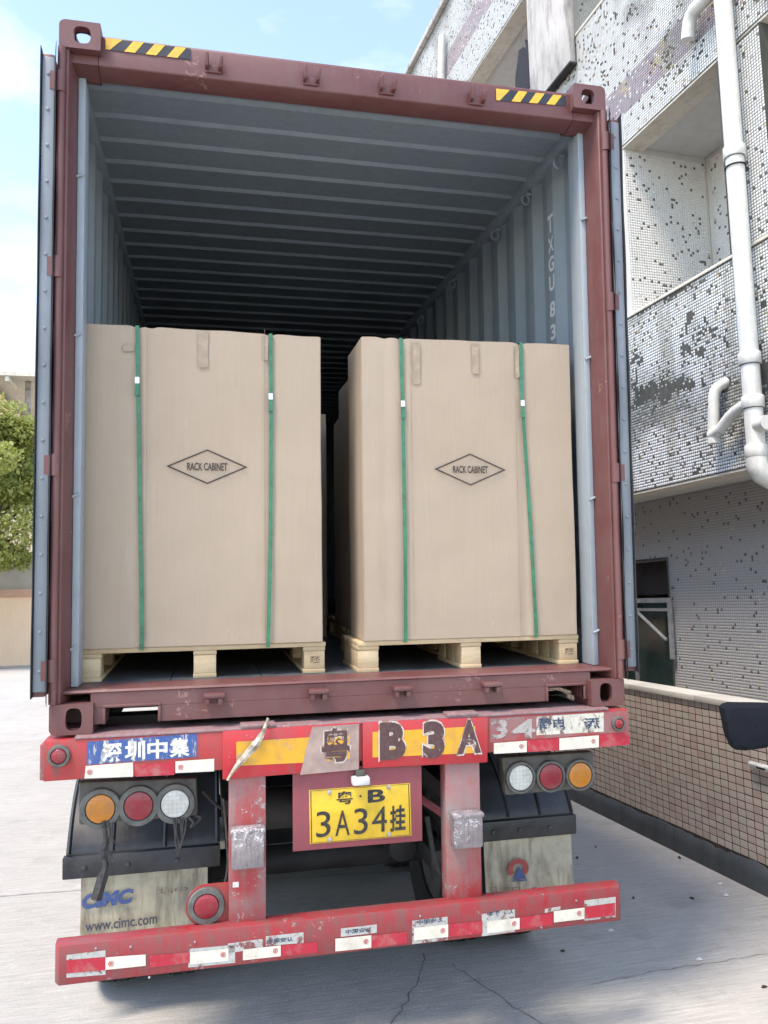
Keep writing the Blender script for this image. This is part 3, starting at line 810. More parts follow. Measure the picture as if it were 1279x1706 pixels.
def walltile(name, attr):
    t = NT(name)
    if attr: a_ = t.n('Attribute'); a_.attribute_name = 'tone'; f_ = a_.outputs['Fac']
    else: a_ = t.n('ObjectInfo'); f_ = a_.outputs['Random']
    cr = t.n('ValToRGB'); e = cr.color_ramp.elements
    e[0].position = 0; e[0].color = (0.36, 0.265, 0.225, 1); e[1].position = 1; e[1].color = (0.45, 0.365, 0.31, 1)
    for p_, c_ in ((0.25, (0.41, 0.325, 0.28, 1)), (0.5, (0.43, 0.335, 0.295, 1)), (0.75, (0.40, 0.355, 0.30, 1))):
        x = e.new(p_); x.color = c_
    t.l(f_, cr.inputs['Fac'])
    c = t.mix(t.ramp(t.noise(3.5, 6, 0.7), 0.5, 0.75, 0, 0.35), cr.outputs['Color'], (0.25, 0.205, 0.185))
    c = t.mix(t.ramp(t.noise(45, 5, 0.7), 0.5, 0.8, 0, 0.35), c, (0.47, 0.41, 0.375))
    t.color(c); t.rough(0.42); t.bump(t.noise(90, 3), 0.12, 0.001)
    return t.m
M_WTILE = walltile('wall_tile_glaze', False); M_WTILES = walltile('wall_tile_glaze_far', True)
PX, PZ = 0.080, 0.0503; tw, th_, tt = 0.0705, 0.0432, 0.004
def tilemesh(c=(0, 0, 0)):
    x, y, z = c
    a, b = tw / 2, th_ / 2; a2, b2 = a - 0.0016, b - 0.0016
    vs = [(x-a,y-0.007,z-b),(x+a,y-0.007,z-b),(x+a,y-0.007,z+b),(x-a,y-0.007,z+b),(x-a,y+tt*.55-0.006,z-b),(x+a,y+tt*.55-0.006,z-b),(x+a,y+tt*.55-0.006,z+b),(x-a,y+tt*.55-0.006,z+b),
          (x-a2,y+tt*.75-0.006,z-b2),(x+a2,y+tt*.75-0.006,z-b2),(x+a2,y+tt*.75-0.006,z+b2),(x-a2,y+tt*.75-0.006,z+b2)]
    fs = [(0,1,5,4),(1,2,6,5),(2,3,7,6),(3,0,4,7),(4,5,9,8),(5,6,10,9),(6,7,11,10),(7,4,8,11),(8,9,10,11)]
    return vs, fs
tp = None; stuff = MB(); tones = []
NR = 19
for i in range(int((WS1 - WS0) / PX)):
    for j in range(NR):
        s_ = WS0 + (i + 0.5) * PX; z_ = 0.178 + (j + 0.5) * PZ
        if i == 0: pass
        s_ += r.uniform(-0.0012, 0.0012); z_ += r.uniform(-0.001, 0.001)
        if -0.30 < s_ < 0.95:
            if tp is None:
                mm = MB(); vs, fs = tilemesh(); mm.add(vs, fs)
                tp = mm.build('tile', M_WTILE, wcore); o = tp
                tp.data.transform(Matrix.Translation(BASE[WALL][1]))     # centre the tile on its origin
            else:
                o = tp.copy(); COL.objects.link(o); o.parent = wcore
            o.location = Vector((s_, 0, z_)) - BASE[WALL][1]
            o.rotation_euler = (r.gauss(0, 0.006), 0, r.gauss(0, 0.006))
        else:
            vs, fs = tilemesh((s_, 0, z_)); stuff.add(vs, fs); tones += [r.random()] * len(fs)
st = stuff.build('far_tiles', M_WTILES, wcore, kind='stuff', fix=True)
ta_ = st.data.attributes.new('tone', 'FLOAT', 'FACE'); ta_.data.foreach_set('value', tones)
# white clip on the wall
bk = root('wall_bracket', WM, (0.0, 0.012, 0.79), 'small white bracket fixed to the tiled low wall below the mirror', 'bracket')
m = MB(); m.box(-0.16, 0.055, 0.012, 0.03, 0.775, 0.815); m.build('bracket_plate', M_WHITEBKT, bk, bevel=0.003)
m = MB(); m.box(-0.14, 0.03, 0.031, 0.055, 0.80, 0.812); m.build('bracket_lip', M_WHITEBKT, bk, bevel=0.002)
m = MB(); m.box(-0.10, -0.03, 0.031, 0.042, 0.783, 0.797); m.build('bracket_slot', M_DARKSTEEL, bk)
m = MB(); m.lathe((0.03, 0.03, 0.765), (0, 0, 1), [(0, 0), (0.006, 0.001), (0.006, 0.012), (0, 0.012)], 8); m.build('bracket_screw', M_BOLT, bk)

# ------------------------------------------------------------------ far left: wall, house, tree, palm
FAR = root('far_wall', IDM, (-9, 27, 0), 'peach painted wall with a salmon ledge far behind the trailer', 'wall')
def fpart(name, mat, b, parent=FAR, **k):
    m = MB(); m.box(*b); return m.build(name, mat, parent, **k)
fpart('wall_panel', M_PEACH, (-30, -2.0, 27, 27.3, 0, 2.35)); fpart('ledge', M_PEACHD, (-30, -1.95, 26.9, 27.5, 2.351, 2.62), bevel=0.02)
fpart('upper_panel', M_COPING, (-30, -2.0, 27.3, 27.6, 2.621, 3.55)); fpart('wall_cap', M_PEACH, (-30, -1.95, 27.2, 27.7, 3.551, 3.68), bevel=0.02)
for i in range(6): fpart('pilaster', M_PEACH, (-29 + i * 4.4, -28.6 + i * 4.4, 26.93, 26.999, 0, 2.35))
HS = root('far_house', IDM, (-12, 34, 0), 'pale house with a wide dark eave behind the far tree', 'house')
fpart('house_wall', M_PEACH, (-22, -7.6, 31, 40, 0, 10.7), HS)
m = MB(); m.prism([(-23, 10.95), (-5.75, 10.95), (-5.75, 11.1), (-23, 11.3)], 1, 29.6, 41); m.build('roof', M_PLASTER, HS)
for i in range(12): fpart('rafter', M_PLASTER, (-22.4 + i * 1.4, -22.25 + i * 1.4, 29.65, 31, 10.75, 10.94), HS)
m = MB(); m.tube([(-6.3, 30.4, 0), (-6.3, 30.4, 10.94)], 0.12, 10); m.build('eave_post', M_ROOFDARK, HS)
for i in range(3):
    w = fpart('window', M_DARKWIN, (-20 + i * 4.3, -18 + i * 4.3, 30.98, 31.02, 6.0, 8.0), HS); fpart('sill', M_COPING, (-20.1 + i * 4.3, -17.9 + i * 4.3, 30.9, 31.0, 5.9, 5.99), w)

def leaves(name, clumps, count, size, parent, mat, seed, droop=0.0):
    r = np.random.RandomState(seed); V = []; F = []; tone = []
    for (c, rad, k) in clumps:
        nn = int(count * k)
        d = r.normal(size=(nn, 3)); d /= np.linalg.norm(d, axis=1)[:, None]
        rr = rad * (0.55 + 0.45 * r.rand(nn) ** 0.5) * (0.8 + 0.4 * r.rand(nn))
        P = np.array(c) + d * rr[:, None] * np.array((1, 1, 0.75))
        tb_ = r.rand() * 0.5
        for p in P:
            a = r.normal(size=3); a[2] -= droop; a /= np.linalg.norm(a)
            b = np.cross(a, r.normal(size=3)); b /= np.linalg.norm(b)
            L_ = size * (0.6 + 0.8 * r.rand()); W_ = L_ * 0.32
            n0 = len(V); mid = p + a * L_ * 0.5
            V += [tuple(p), tuple(mid + b * W_), tuple(p + a * L_), tuple(mid - b * W_)]
            F.append((n0, n0 + 1, n0 + 2, n0 + 3)); tone.append(min(1, tb_ + r.rand() * 0.6))
    m = MB(); m.add(V, F); o = m.build(name, mat, parent, fix=False)
    at3 = o.data.attributes.new('leaf_tone', 'FLOAT', 'FACE'); at3.data.foreach_set('value', tone)
    return o
def tree(base, h, spread, label, seed, zlow):
    R3 = random.Random(seed)
    T_ = root('leafy_tree', IDM, base, label, 'tree')
    x, y, _ = base; m = MB()
    m.tube([(x, y, 0), (x + 0.1, y, h * 0.3), (x - 0.1, y + 0.1, h * 0.6), (x, y, h * 0.9)], [0.22, 0.17, 0.12, 0.04], 10)
    cl = []
    for i in range(46):
        a_ = R3.uniform(0, 6.283); zz = R3.uniform(zlow, h); k_ = math.sin(math.pi * min(1, max(0.12, (zz - zlow + 0.5) / (h - zlow + 0.9))))
        d_ = spread * k_ * R3.uniform(0.25, 1.0)
        c_ = (x + math.cos(a_) * d_, y + math.sin(a_) * d_, zz)
        cl.append((c_, R3.uniform(0.45, 0.95), R3.uniform(0.6, 1.1)))
        if i % 2 == 0: m.tube([(x, y, max(1.5, zz - 1.5)), ((x + c_[0]) / 2, (y + c_[1]) / 2, zz - 0.5), c_], [0.07, 0.045, 0.015], 6)
    m.build('trunk', M_BARK, T_, smooth=True)
    leaves('crown', cl, 900, 0.15, T_, M_LEAF, seed)
    return T_
tree((-6.3, 25.3, 0), 8.3, 2.3, 'bright green leafy tree in front of the peach wall at far left', 3, 3.6)
tree((-10.5, 25.0, 0), 8.3, 2.6, 'taller green tree further left of the bright tree', 8, 3.0)
PT = root('palm_tree', IDM, (-5.2, 29.0, 0), 'feathery palm rising behind the bright green tree', 'tree')
m = MB(); m.tube([(-5.2, 29, 0), (-5.1, 29, 4), (-5.2, 29, 8.3)], [0.16, 0.13, 0.10], 10); m.build('trunk', M_BARK, PT, smooth=True)
for i in range(11):
    a_ = i * 2.4; m = MB(); pr = random.Random(i); Lf = pr.uniform(1.7, 2.4); up_ = pr.uniform(0.2, 1.4); V = []; tone = []
    spine = [Vector((-5.2 + math.cos(a_) * Lf * w, 29 + math.sin(a_) * Lf * w, 8.3 + up_ * w - 2.0 * w * w)) for w in [j / 16 for j in range(17)]]
    m.tube(spine, 0.012, 4)
    for j in range(2, 17):
        for sgn in (-1, 1):
            sd_ = Vector((-math.sin(a_), math.cos(a_), 0)) * sgn; ll = 0.5 * math.sin(math.pi * (0.15 + 0.8 * j / 17)); p = spine[j]; dv = Vector((math.cos(a_), math.sin(a_), 0)) * 0.03
            tip = p + sd_ * ll + Vector((math.cos(a_) * .2, math.sin(a_) * .2, -0.28))
            m.add([p - dv, p + dv, tip + dv * .2, tip - dv * .2], [(0, 1, 2, 3)])
    m.build('frond', M_PALM, PT, fix=False)
# ------------------------------------------------------------------ shipping container
W, H, LEN = 2.438, 2.896, 12.19
CON = root('shipping_container', TM, (W / 2, 0, 0), 'open maroon shipping container with grey corrugated interior on the trailer', 'container')
def cpart(name, mat, *boxes, parent=CON, bevel=0.0, **k):
    m = MB()
    for b in boxes: m.box(*b)
    return m.build(name, mat, parent, bevel=bevel, **k)
def rrect(x0, x1, z0, z1, rad, n=6):
    """rounded rectangle; rad = radii bl, br, tr, tl"""
    out = []
    for (cx, cz, a0, rr) in ((x0, z0, 180, rad[0]), (x1, z0, 270, rad[1]), (x1, z1, 0, rad[2]), (x0, z1, 90, rad[3])):
        ox = cx + rr * (1 if cx == x0 else -1); oz = cz + rr * (1 if cz == z0 else -1)
        for i in range(n + 1):
            w = math.radians(a0 + 90 * i / n); out.append((ox + rr * math.cos(w), oz + rr * math.sin(w)))
    return out
def holed_plate(mb, outer, c, hw, hh, mk, d0, d1, p=3.0):
    """plate with a rounded hole: outer = 2-D loop; mk(a, b, d) -> 3-D point"""
    n = len(outer); inner = []
    for (x, z) in outer:
        w = math.atan2((z - c[1]) / hh, (x - c[0]) / hw)
        k = (abs(math.cos(w)) ** p + abs(math.sin(w)) ** p) ** (-1 / p)
        inner.append((c[0] + hw * k * math.cos(w), c[1] + hh * k * math.sin(w)))
    vs = [mk(x, z, d0) for x, z in outer] + [mk(x, z, d0) for x, z in inner] + [mk(x, z, d1) for x, z in inner] + [mk(x, z, d1) for x, z in outer]
    fs = []
    for i in range(n):
        j = (i + 1) % n
        fs += [(i, j, n + j, n + i), (n + i, n + j, 2 * n + j, 2 * n + i), (2 * n + i, 2 * n + j, 3 * n + j, 3 * n + i), (3 * n + i, 3 * n + j, j, i)]
    mb.add(vs, fs)
def dense(loop, k=4):
    out = []
    for i in range(len(loop)):
        a, b = loop[i], loop[(i + 1) % len(loop)]
        L_ = math.hypot(b[0] - a[0], b[1] - a[1]); kk = max(1, int(L_ / 0.012))
        for j in range(kk): out.append((a[0] + (b[0] - a[0]) * j / kk, a[1] + (b[1] - a[1]) * j / kk))
    return out
def casting(left, top):
    x0, x1 = (0.0, 0.162) if left else (W - 0.162, W)
    z0, z1 = (H - 0.118, H) if top else (0.0, 0.118)
    m = MB(); R0 = 0.026
    rad = [0.006] * 4
    rad[{(1,1): 3, (0,1): 2, (1,0): 0, (0,0): 1}[(int(left), int(top))]] = R0
    loop = dense(rrect(x0, x1, z0, z1, rad))
    cx = x0 + (0.090 if left else 0.072); cz = (z0 + z1) / 2
    holed_plate(m, loop, (cx, cz), 0.030 if not top else 0.033, 0.043 if not top else 0.036, lambda a, b, d: (a, d, b), 0.0, 0.028)
    xo0, xo1 = (x0 + 0.001, x0 + 0.028) if left else (x1 - 0.028, x1 - 0.001)      # outer side wall
    xi0, xi1 = (x1 - 0.015, x1 - 0.001) if left else (x0 + 0.001, x0 + 0.015)      # inner side wall
    m.box(xo0, xo1, 0.0281, 0.178, z0 + (0 if top else 0.02), z1 - (0.02 if top else 0))
    m.box(xi0, xi1, 0.0281, 0.178, z0, z1)
    xa, xb = min(xo1, xi1), max(xo0, xi0)
    if top:
        m.box(xa, xb, 0.0281, 0.178, z0, z0 + 0.015)
        holed_plate(m, dense([(xa, 0.0281), (xb, 0.0281), (xb, 0.178), (xa, 0.178)]), ((xa + xb) / 2, 0.10), 0.034, 0.060, lambda a, b, d: (a, b, d), z1 - 0.028, z1 - 0.001)
    else:
        m.box(xa, xb, 0.0281, 0.178, z1 - 0.015, z1); m.box(xa, xb, 0.0281, 0.178, z0, z0 + 0.02); m.box(xa, xb, 0.16, 0.178, z0 + .02, z1 - .015)
    return m.build('corner_casting', M_MAROON, CON, smooth=True, angle=35)
for l_ in (1, 0):
    for t_ in (1, 0): casting(l_, t_)

# header and sill beams
HX0, HX1 = 0.148, W - 0.148
m = MB(); m.prism([(0.040, 2.738), (0.046, 2.866), (0.056, 2.877), (0.20, 2.884), (0.20, 2.80), (0.135, 2.718)], 0, HX0, HX1)
header = m.build('header_beam', M_MAROON, CON, bevel=0.006)
for (xa_, xb_) in ((0.041, HX0 - 0.0005), (HX1 + 0.0005, W - 0.041)):
    m = MB(); m.prism([(0.0402, 2.7385), (0.0415, 2.7768), (0.19, 2.7768), (0.19, 2.74), (0.135, 2.7185)], 0, xa_, xb_); m.build('header_end', M_MAROON, CON)
# sill: pocket openings near both ends
SX = [(0.205, 0.405), (W - 0.355, W - 0.185)]
m = MB(); zs0, zs1, zt = 0.030, 0.095, 0.150
xs = [HX0, SX[0][0], SX[0][1], SX[1][0], SX[1][1], HX1]
m.box(HX0, xs[1], 0.035, 0.047, zs0, zs1 - 0.001); m.box(xs[2], xs[3], 0.035, 0.047, zs0, zs1 - 0.001); m.box(xs[4], HX1, 0.035, 0.047, zs0, zs1 - 0.001)
m.box(HX0, HX1, 0.035, 0.047, zs1, zt)
m.prism([(0.0345, zt + 0.0005), (0.030, zt + 0.006), (0.036, zt + 0.014), (0.205, zt + 0.016), (0.205, zt + 0.0005)], 0, 0.045, W - 0.045)
m.box(xs[2] + 0.02, xs[3] - 0.02, 0.19, 0.20, zs0, zt)
sill = m.build('sill_beam', M_MAROON, CON)
for (a, b) in SX:      # collars round the pockets
    m = MB(); m.box(a - 0.012, b + 0.012, 0.026, 0.16, zs1 - 0.002, zs1 + 0.010); m.box(a - 0.012, a, 0.026, 0.16, zs0, zs1 - 0.0025); m.box(b, b + 0.012, 0.026, 0.16, zs0, zs1 - 0.0025)
    m.build('pocket_frame', M_MAROON, sill, bevel=0.003)
# cam keepers
def keeper(u, v, top):
    y0 = 0.046 if top else 0.035
    x, z = at(u, v, y0 - 0.03); g = MB()
    if top:
        g.box(x - 0.034, x + 0.034, y0 - 0.016, y0 + 0.004, z - 0.030, z + 0.004)
        g.hexa([(x - 0.036, y0 - 0.045, z - 0.020), (x - 0.022, y0 - 0.045, z - 0.020), (x - 0.022, y0 - 0.015, z - 0.024), (x - 0.036, y0 - 0.015, z - 0.024)], [(x - 0.034, y0 - 0.058, z + 0.034), (x - 0.020, y0 - 0.058, z + 0.034), (x - 0.018, y0 - 0.014, z + 0.036), (x - 0.036, y0 - 0.014, z + 0.036)])
        g.hexa([(x + 0.020, y0 - 0.045, z - 0.020), (x + 0.036, y0 - 0.045, z - 0.020), (x + 0.036, y0 - 0.015, z - 0.024), (x + 0.020, y0 - 0.015, z - 0.024)], [(x + 0.026, y0 - 0.060, z + 0.022), (x + 0.040, y0 - 0.060, z + 0.022), (x + 0.042, y0 - 0.014, z + 0.026), (x + 0.024, y0 - 0.014, z + 0.026)])
    else:
        g.box(x - 0.042, x + 0.042, y0 - 0.055, y0 - 0.0005, z + 0.002, z + 0.020)
        g.box(x - 0.036, x - 0.018, y0 - 0.050, y0 - 0.0005, z - 0.024, z + 0.001); g.box(x + 0.014, x + 0.034, y0 - 0.050, y0 - 0.0005, z - 0.026, z + 0.001)
    return g.build('cam_keeper', M_MAROON, header if top else sill, bevel=0.004)
for p in ((356, 106), (519, 127), (646, 143), (796, 161)): keeper(*p, True)
for p in ((357, 1163), (531, 1156), (671, 1151), (820, 1144)): keeper(*p, False)
# hazard stripes
def hazard(q, n):
    yy = 0.0385
    Q = cquad(q, 0.0395); nx = 0
    for p in Q: p.y = 0.0375 + (p.z - 2.738) * 0.0535
    off = Vector((0, -0.0016, 0)); bk_ = MB(); bk_.add([p + off * 0.4 for p in Q], [(0, 1, 2, 3)]); s_ = bk_.build('hazard_sticker', M_HAZK, header)
    def pt(a, b): return (Q[0] * (1 - a) + Q[1] * a) * (1 - b) + (Q[3] * (1 - a) + Q[2] * a) * b + off
    for i in range(n):
        w0 = i / n + 0.04; w1 = w0 + 0.5 / n; sh = 0.42 / n
        a0 = max(0, w0 - 0.16 / n - 0.04 * 0); b0 = w0 + sh
        g = MB(); lo0, lo1 = max(0.0, w0 - 0.3 / n), max(0.02 if i == 0 else 0, w1 - 0.3 / n)
        hi0, hi1 = (w0 - 0.3 / n + sh if i else 0.0), min(1.0, w1 - 0.3 / n + sh)
        g.add([pt(lo0, 0.0), pt(lo1 if i else 0.05, 0.0), pt(hi1, 1.0), pt(max(0, hi0), 1.0)], [(0, 1, 2, 3)]); g.build('hazard_stripe', M_HAZY, s_)
hazard([(176, 82), (318, 99), (318, 80), (176, 62)], 4)
hazard([(827, 167), (943, 176), (943, 159), (827, 147)], 4)

# corner posts with hinge bars
for sgn in (1, -1):
    X = (lambda x: x) if sgn > 0 else (lambda x: W - x)
    def xbox(a, b): return (X(a), X(b)) if sgn > 0 else (X(b), X(a))
    m = MB(); zA, zB = 0.1185, 2.7775
    poly = [(X(0.003), 0.014), (X(0.036), 0.006), (X(0.040), 0.012), (X(0.060), 0.120), (X(0.060), 0.150), (X(0.004), 0.150)]
    m.prism(poly, 2, zA, zB); post = m.build('corner_post', M_MAROON, CON, bevel=0.004)
    m = MB(); m.tube([(X(0.012), 0.004, zA + 0.002), (X(0.012), 0.004, zB - 0.002)], 0.0165, 14, flat=1.0); m.build('hinge_bar', M_MAROON, post, smooth=True)
    a, b = xbox(0.0605, 0.090); m = MB(); m.box(a, b, 0.118, 0.128, 0.168, 2.735); a, b = xbox(0.082, 0.090); m.box(a, b, 0.1285, 0.230, 0.168, 2.735)
    ch = m.build('inner_channel', M_GREYPOST, CON, bevel=0.003)
    for z in (0.33, 0.95, 1.62, 2.30):
        a, b = xbox(0.058, 0.086); m = MB(); m.tube([(a, 0.112, z - 0.012), (b, 0.112, z)], 0.006, 6); m.build('lashing_bar', M_GREYPOST, ch)
    for v in (136, 445, 775, 1117):
        z = at(92 , v, 0.0)[1]
        m = MB(); m.tube([(X(0.008), 0.002, z - 0.043), (X(0.008), 0.002, z + 0.043)], 0.0215, 14); a, b = xbox(-0.030, 0.006); m.box(a, b, -0.012, 0.012, z - 0.038, z + 0.038)
        m.build('hinge', M_MAROON, post, smooth=True, angle=50)
# doors folded right back along the sides
for sgn, nm in ((1, 'left'), (-1, 'right')):
    X = (lambda x: x) if sgn > 0 else (lambda x: W - x)
    def xb(a, b): return (X(a), X(b)) if sgn > 0 else (X(b), X(a))
    m = MB(); zA, zB = 0.150, 2.742
    a, b = xb(-0.066, -0.016); d = MB(); d.box(a, b, 0.004, 1.165, zA, zB)
    door = d.build('door_leaf', M_MAROON, CON, bevel=0.004)
    g = []; k = 8
    for i in range(k):      # pressed ribs on the outer face of the leaf
        y = 0.10 + i * 0.13; a, b = xb(-0.074, -0.0662); r_ = MB(); r_.box(a, b, y, y + 0.06, zA + 0.12, zB - 0.12); r_.build('door_rib', M_MAROON, door, bevel=0.003)
    a, b = xb(-0.060, -0.012); e = MB(); e.box(a, b, -0.010, 0.0035, zA + 0.02, zB - 0.02); strip = e.build('gasket_strip', M_DOORSTRIP, door, bevel=0.004)
    for i in range(17):
        z = zA + 0.10 + i * 0.15; r_ = MB(); r_.lathe((X(-0.036), -0.010, z), (0, -1, 0), [(0.0075, 0), (0.0065, 0.003), (0.003, 0.0045), (0, 0.005)], 10); r_.build('rivet', M_DOORSTRIP, strip, smooth=True)
    a, b = xb(-0.0175, -0.0135); e = MB()
    e.sheet([[(X(-0.0112), -0.012 - 0.004 * math.sin(i * 0.8), zA - 0.02 + (zB - zA + 0.04) * i / 60) for i in range(61)], [(X(-0.004), -0.028 - 0.006 * math.sin(i * 0.45 + 1), zA - 0.035 + (zB - zA + 0.075) * i / 60) for i in range(61)]], (0.0, 0.005, 0))
    e.sheet([[(X(-0.0625), 0.002, zA + (zB - zA) * i / 40) for i in range(41)], [(X(-0.0655), -0.022 - 0.003 * math.sin(i * 0.7), zA - 0.004 + (zB - zA + 0.02) * i / 40) for i in range(41)]], (0.003 * sgn, 0.001, 0))
    e.build('door_gasket', M_GASKET, door, smooth=True)
    for y in (0.38, 0.82):
        e = MB(); e.tube([(X(-0.010), y, 0.16), (X(-0.010), y, 2.73)], 0.008, 8); e.build('lock_rod', M_GREYPOST, door, smooth=True)
# corrugated walls, roof, floor, front wall
def corrug(y0, y1, pitch, depth):
    out = []; y = y0
    while y < y1 - pitch:
        out += [(y, 0), (y + pitch * 0.26, 0), (y + pitch * 0.5, depth), (y + pitch * 0.76, depth)]; y += pitch
    out.append((y1, 0)); return out
prof = corrug(0.24, LEN - 0.1, 0.278, 0.036)
for sgn in (1, -1):
    X = (lambda x: x) if sgn > 0 else (lambda x: W - x)
    m = MB(); z0, z1 = 0.13, 2.775
    m.mi = 0; m.sheet([[(X(0.043 - d), y, z0) for y, d in prof], [(X(0.043 - d), y, z1) for y, d in prof]])
    m.mi = 1; m.sheet([[(X(0.040 - d), y, z0) for y, d in prof], [(X(0.040 - d), y, z1) for y, d in prof]])
    sw = m.build('side_wall', [M_INNER, M_MAROON], CON, fix=False)
    a, b = sorted((X(0.0), X(0.062))); m = MB(); m.box(a, b, 0.178, LEN, 2.7755, 2.85); m.build('top_rail', [M_INNER], CON, bevel=0.006)
    a, b = sorted((X(0.0), X(0.055))); m = MB(); m.box(a, b, 0.178, LEN, 0.0, 0.1295); m.build('bottom_rail', M_MAROON, CON, bevel=0.004)
    a, b = sorted((X(0.0605), X(0.045))); m = MB(); m.box(a, b, 0.24, LEN, 0.168, 0.32); m.build('kick_plate', M_INNER, CON)
    for y in ((0.37, 0.80, 1.30, 2.2, 3.1) if sgn < 0 else ()):
        m = MB(); m.torus((X(0.078), y, 2.700), (0.25 * sgn, 1, 0.1), 0.026, 0.0065); m.tube([(X(0.045), y, 2.738), (X(0.075), y, 2.738)], 0.010, 8); m.build('lashing_ring', M_INNER, sw, smooth=True)
m = MB(); rp = []; y = 0.20; 
while y < LEN - 0.3:
    rp += [(y, 0), (y + 0.155, 0), (y + 0.172, -0.015), (y + 0.192, -0.015), (y + 0.209, 0)]; y += 0.228
rp.append((LEN, 0))
m.mi = 0; m.sheet([[(0.06, y, 2.838 + d * 1.0) for y, d in rp], [(0.20, y, 2.842 + d) for y, d in rp], [(W - 0.20, y, 2.842 + d) for y, d in rp], [(W - 0.06, y, 2.838 + d) for y, d in rp]])
m.mi = 1; m.sheet([[(0.06, y, 2.842 + d) for y, d in rp], [(W - 0.06, y, 2.846 + d) for y, d in rp]])
m.build('roof', [M_INNER, M_MAROON], CON, fix=False)
m = MB(); m.box(0.06, W - 0.06, LEN - 0.06, LEN - 0.03, 0.13, 2.80); m.build('front_wall', M_INNER, CON)
m = MB(); m.box(0.02, W - 0.02, LEN - 0.028, LEN, 0.0, 2.87); m.build('front_frame', M_MAROON, CON)
FZ = 0.165
for i in range(6):
    x0 = 0.062 + i * (W - 0.124) / 6; cpart('floor_board', M_FLOOR, (x0, x0 + (W - 0.124) / 6 - 0.003, 0.206, LEN - 0.06, FZ - 0.028, FZ))
for i in range(24): cpart('cross_member', M_DARKSTEEL, (0.06, W - 0.06, 0.45 + i * 0.49, 0.51 + i * 0.49, 0.02, FZ - 0.03))
# painted number on the inner side wall
xw = W - 0.0435 - 0.0
def wallpt(u, v, x):
    d = CR @ Vector(((u - 640) / FOC, 1, -(v - 853) / FOC)); t_ = (x - CAM[0]) / d.x
    return CAM[1] + d.y * t_, CAM[2] + d.z * t_
ymid = wallpt(913, 420, xw)[0]
yi = 0.24 + round((ymid - 0.24 - 0.036) / 0.278) * 0.278       # the flat of the corrugation nearest to it
for ch_, (v0, v1) in zip('TXGU83', ((362, 392), (400, 425), (432, 458), (464, 490), (508, 534), (546, 572))):
    za = wallpt(913, v1, xw)[1]; zb = wallpt(913, v0, xw)[1]; m = MB(); xx = xw - 0.0012
    lettering(m, ch_, [(xx, yi + 0.070, za), (xx, yi + 0.002, za), (xx, yi + 0.002, zb), (xx, yi + 0.070, zb)], 0.03)
    m.build('painted_letter', M_STENCIL, sw, fix=False)

# ------------------------------------------------------------------ cargo: boxes on pallets
def pallet(x0, x1, y0, y1, z0, label, group=None, stamp=False, mats=(M_WOOD, M_WOODB)):
    P = root('wooden_pallet', TM, ((x0 + x1) / 2, y0, z0), label, 'pallet', group)
    L_, D_ = x1 - x0, y1 - y0; bw = 0.097; rr = random.Random(hash(label) % 999)
    for i in range(3):
        xb_ = x0 + (L_ - bw) * i / 2
        m = MB(); m.box(xb_ - 0.002, xb_ + bw, y0, y1, z0, z0 + 0.018); m.build('bottom_board', mats[0], P, bevel=0.002)
        for j in range(3):
            yb = y0 + (D_ - 0.12) * j / 2 + 0.004 * (j == 0)
            m = MB(); m.box(xb_ + rr.uniform(0, .003), xb_ + bw - rr.uniform(0.001, .004), yb, yb + 0.118, z0 + 0.0185, z0 + 0.098); bl = m.build('block', mats[1], P, bevel=0.003)
            if stamp and i == 2 and j == 0:
                g = MB(); yy = yb - 0.0012; bx_ = xb_ + 0.032
                for (a0, a1, b0, b1) in ((0, .044, .030, .032), (0, .002, .004, .030), (.004, .016, .024, .028), (.006, .009, .008, .022), (.013, .022, .016, .019), (.020, .040, .022, .026), (.026, .029, .010, .020), (.032, .043, .014, .017), (.012, .040, .003, .006)):
                    g.add([(bx_ + a0, yy, z0 + .042 + b0), (bx_ + a1, yy, z0 + .042 + b0 + .0008), (bx_ + a1, yy, z0 + .042 + b1 + .0008), (bx_ + a0, yy, z0 + .042 + b1)], [(0, 1, 2, 3)])
                g.build('burnt_mark', M_BURN, bl, fix=False)
    for i in range(3):
        xb_ = x0 + (L_ - bw) * i / 2
        m = MB(); m.box(xb_ - 0.001, xb_ + bw + 0.001, y0 + 0.002, y1, z0 + 0.0985, z0 + 0.117); m.build('stringer_board', mats[0], P, bevel=0.002)
    k = max(4, int(D_ / 0.17))
    for i in range(k):
        ya = y0 - 0.002 + (D_ - 0.098) * i / (k - 1); m = MB(); m.box(x0 - rr.uniform(0, 0.004), x1 + rr.uniform(0, 0.004), ya, ya + 0.098, z0 + 0.1175, z0 + 0.137); m.build('top_board', mats[0], P, bevel=0.002)
    return P
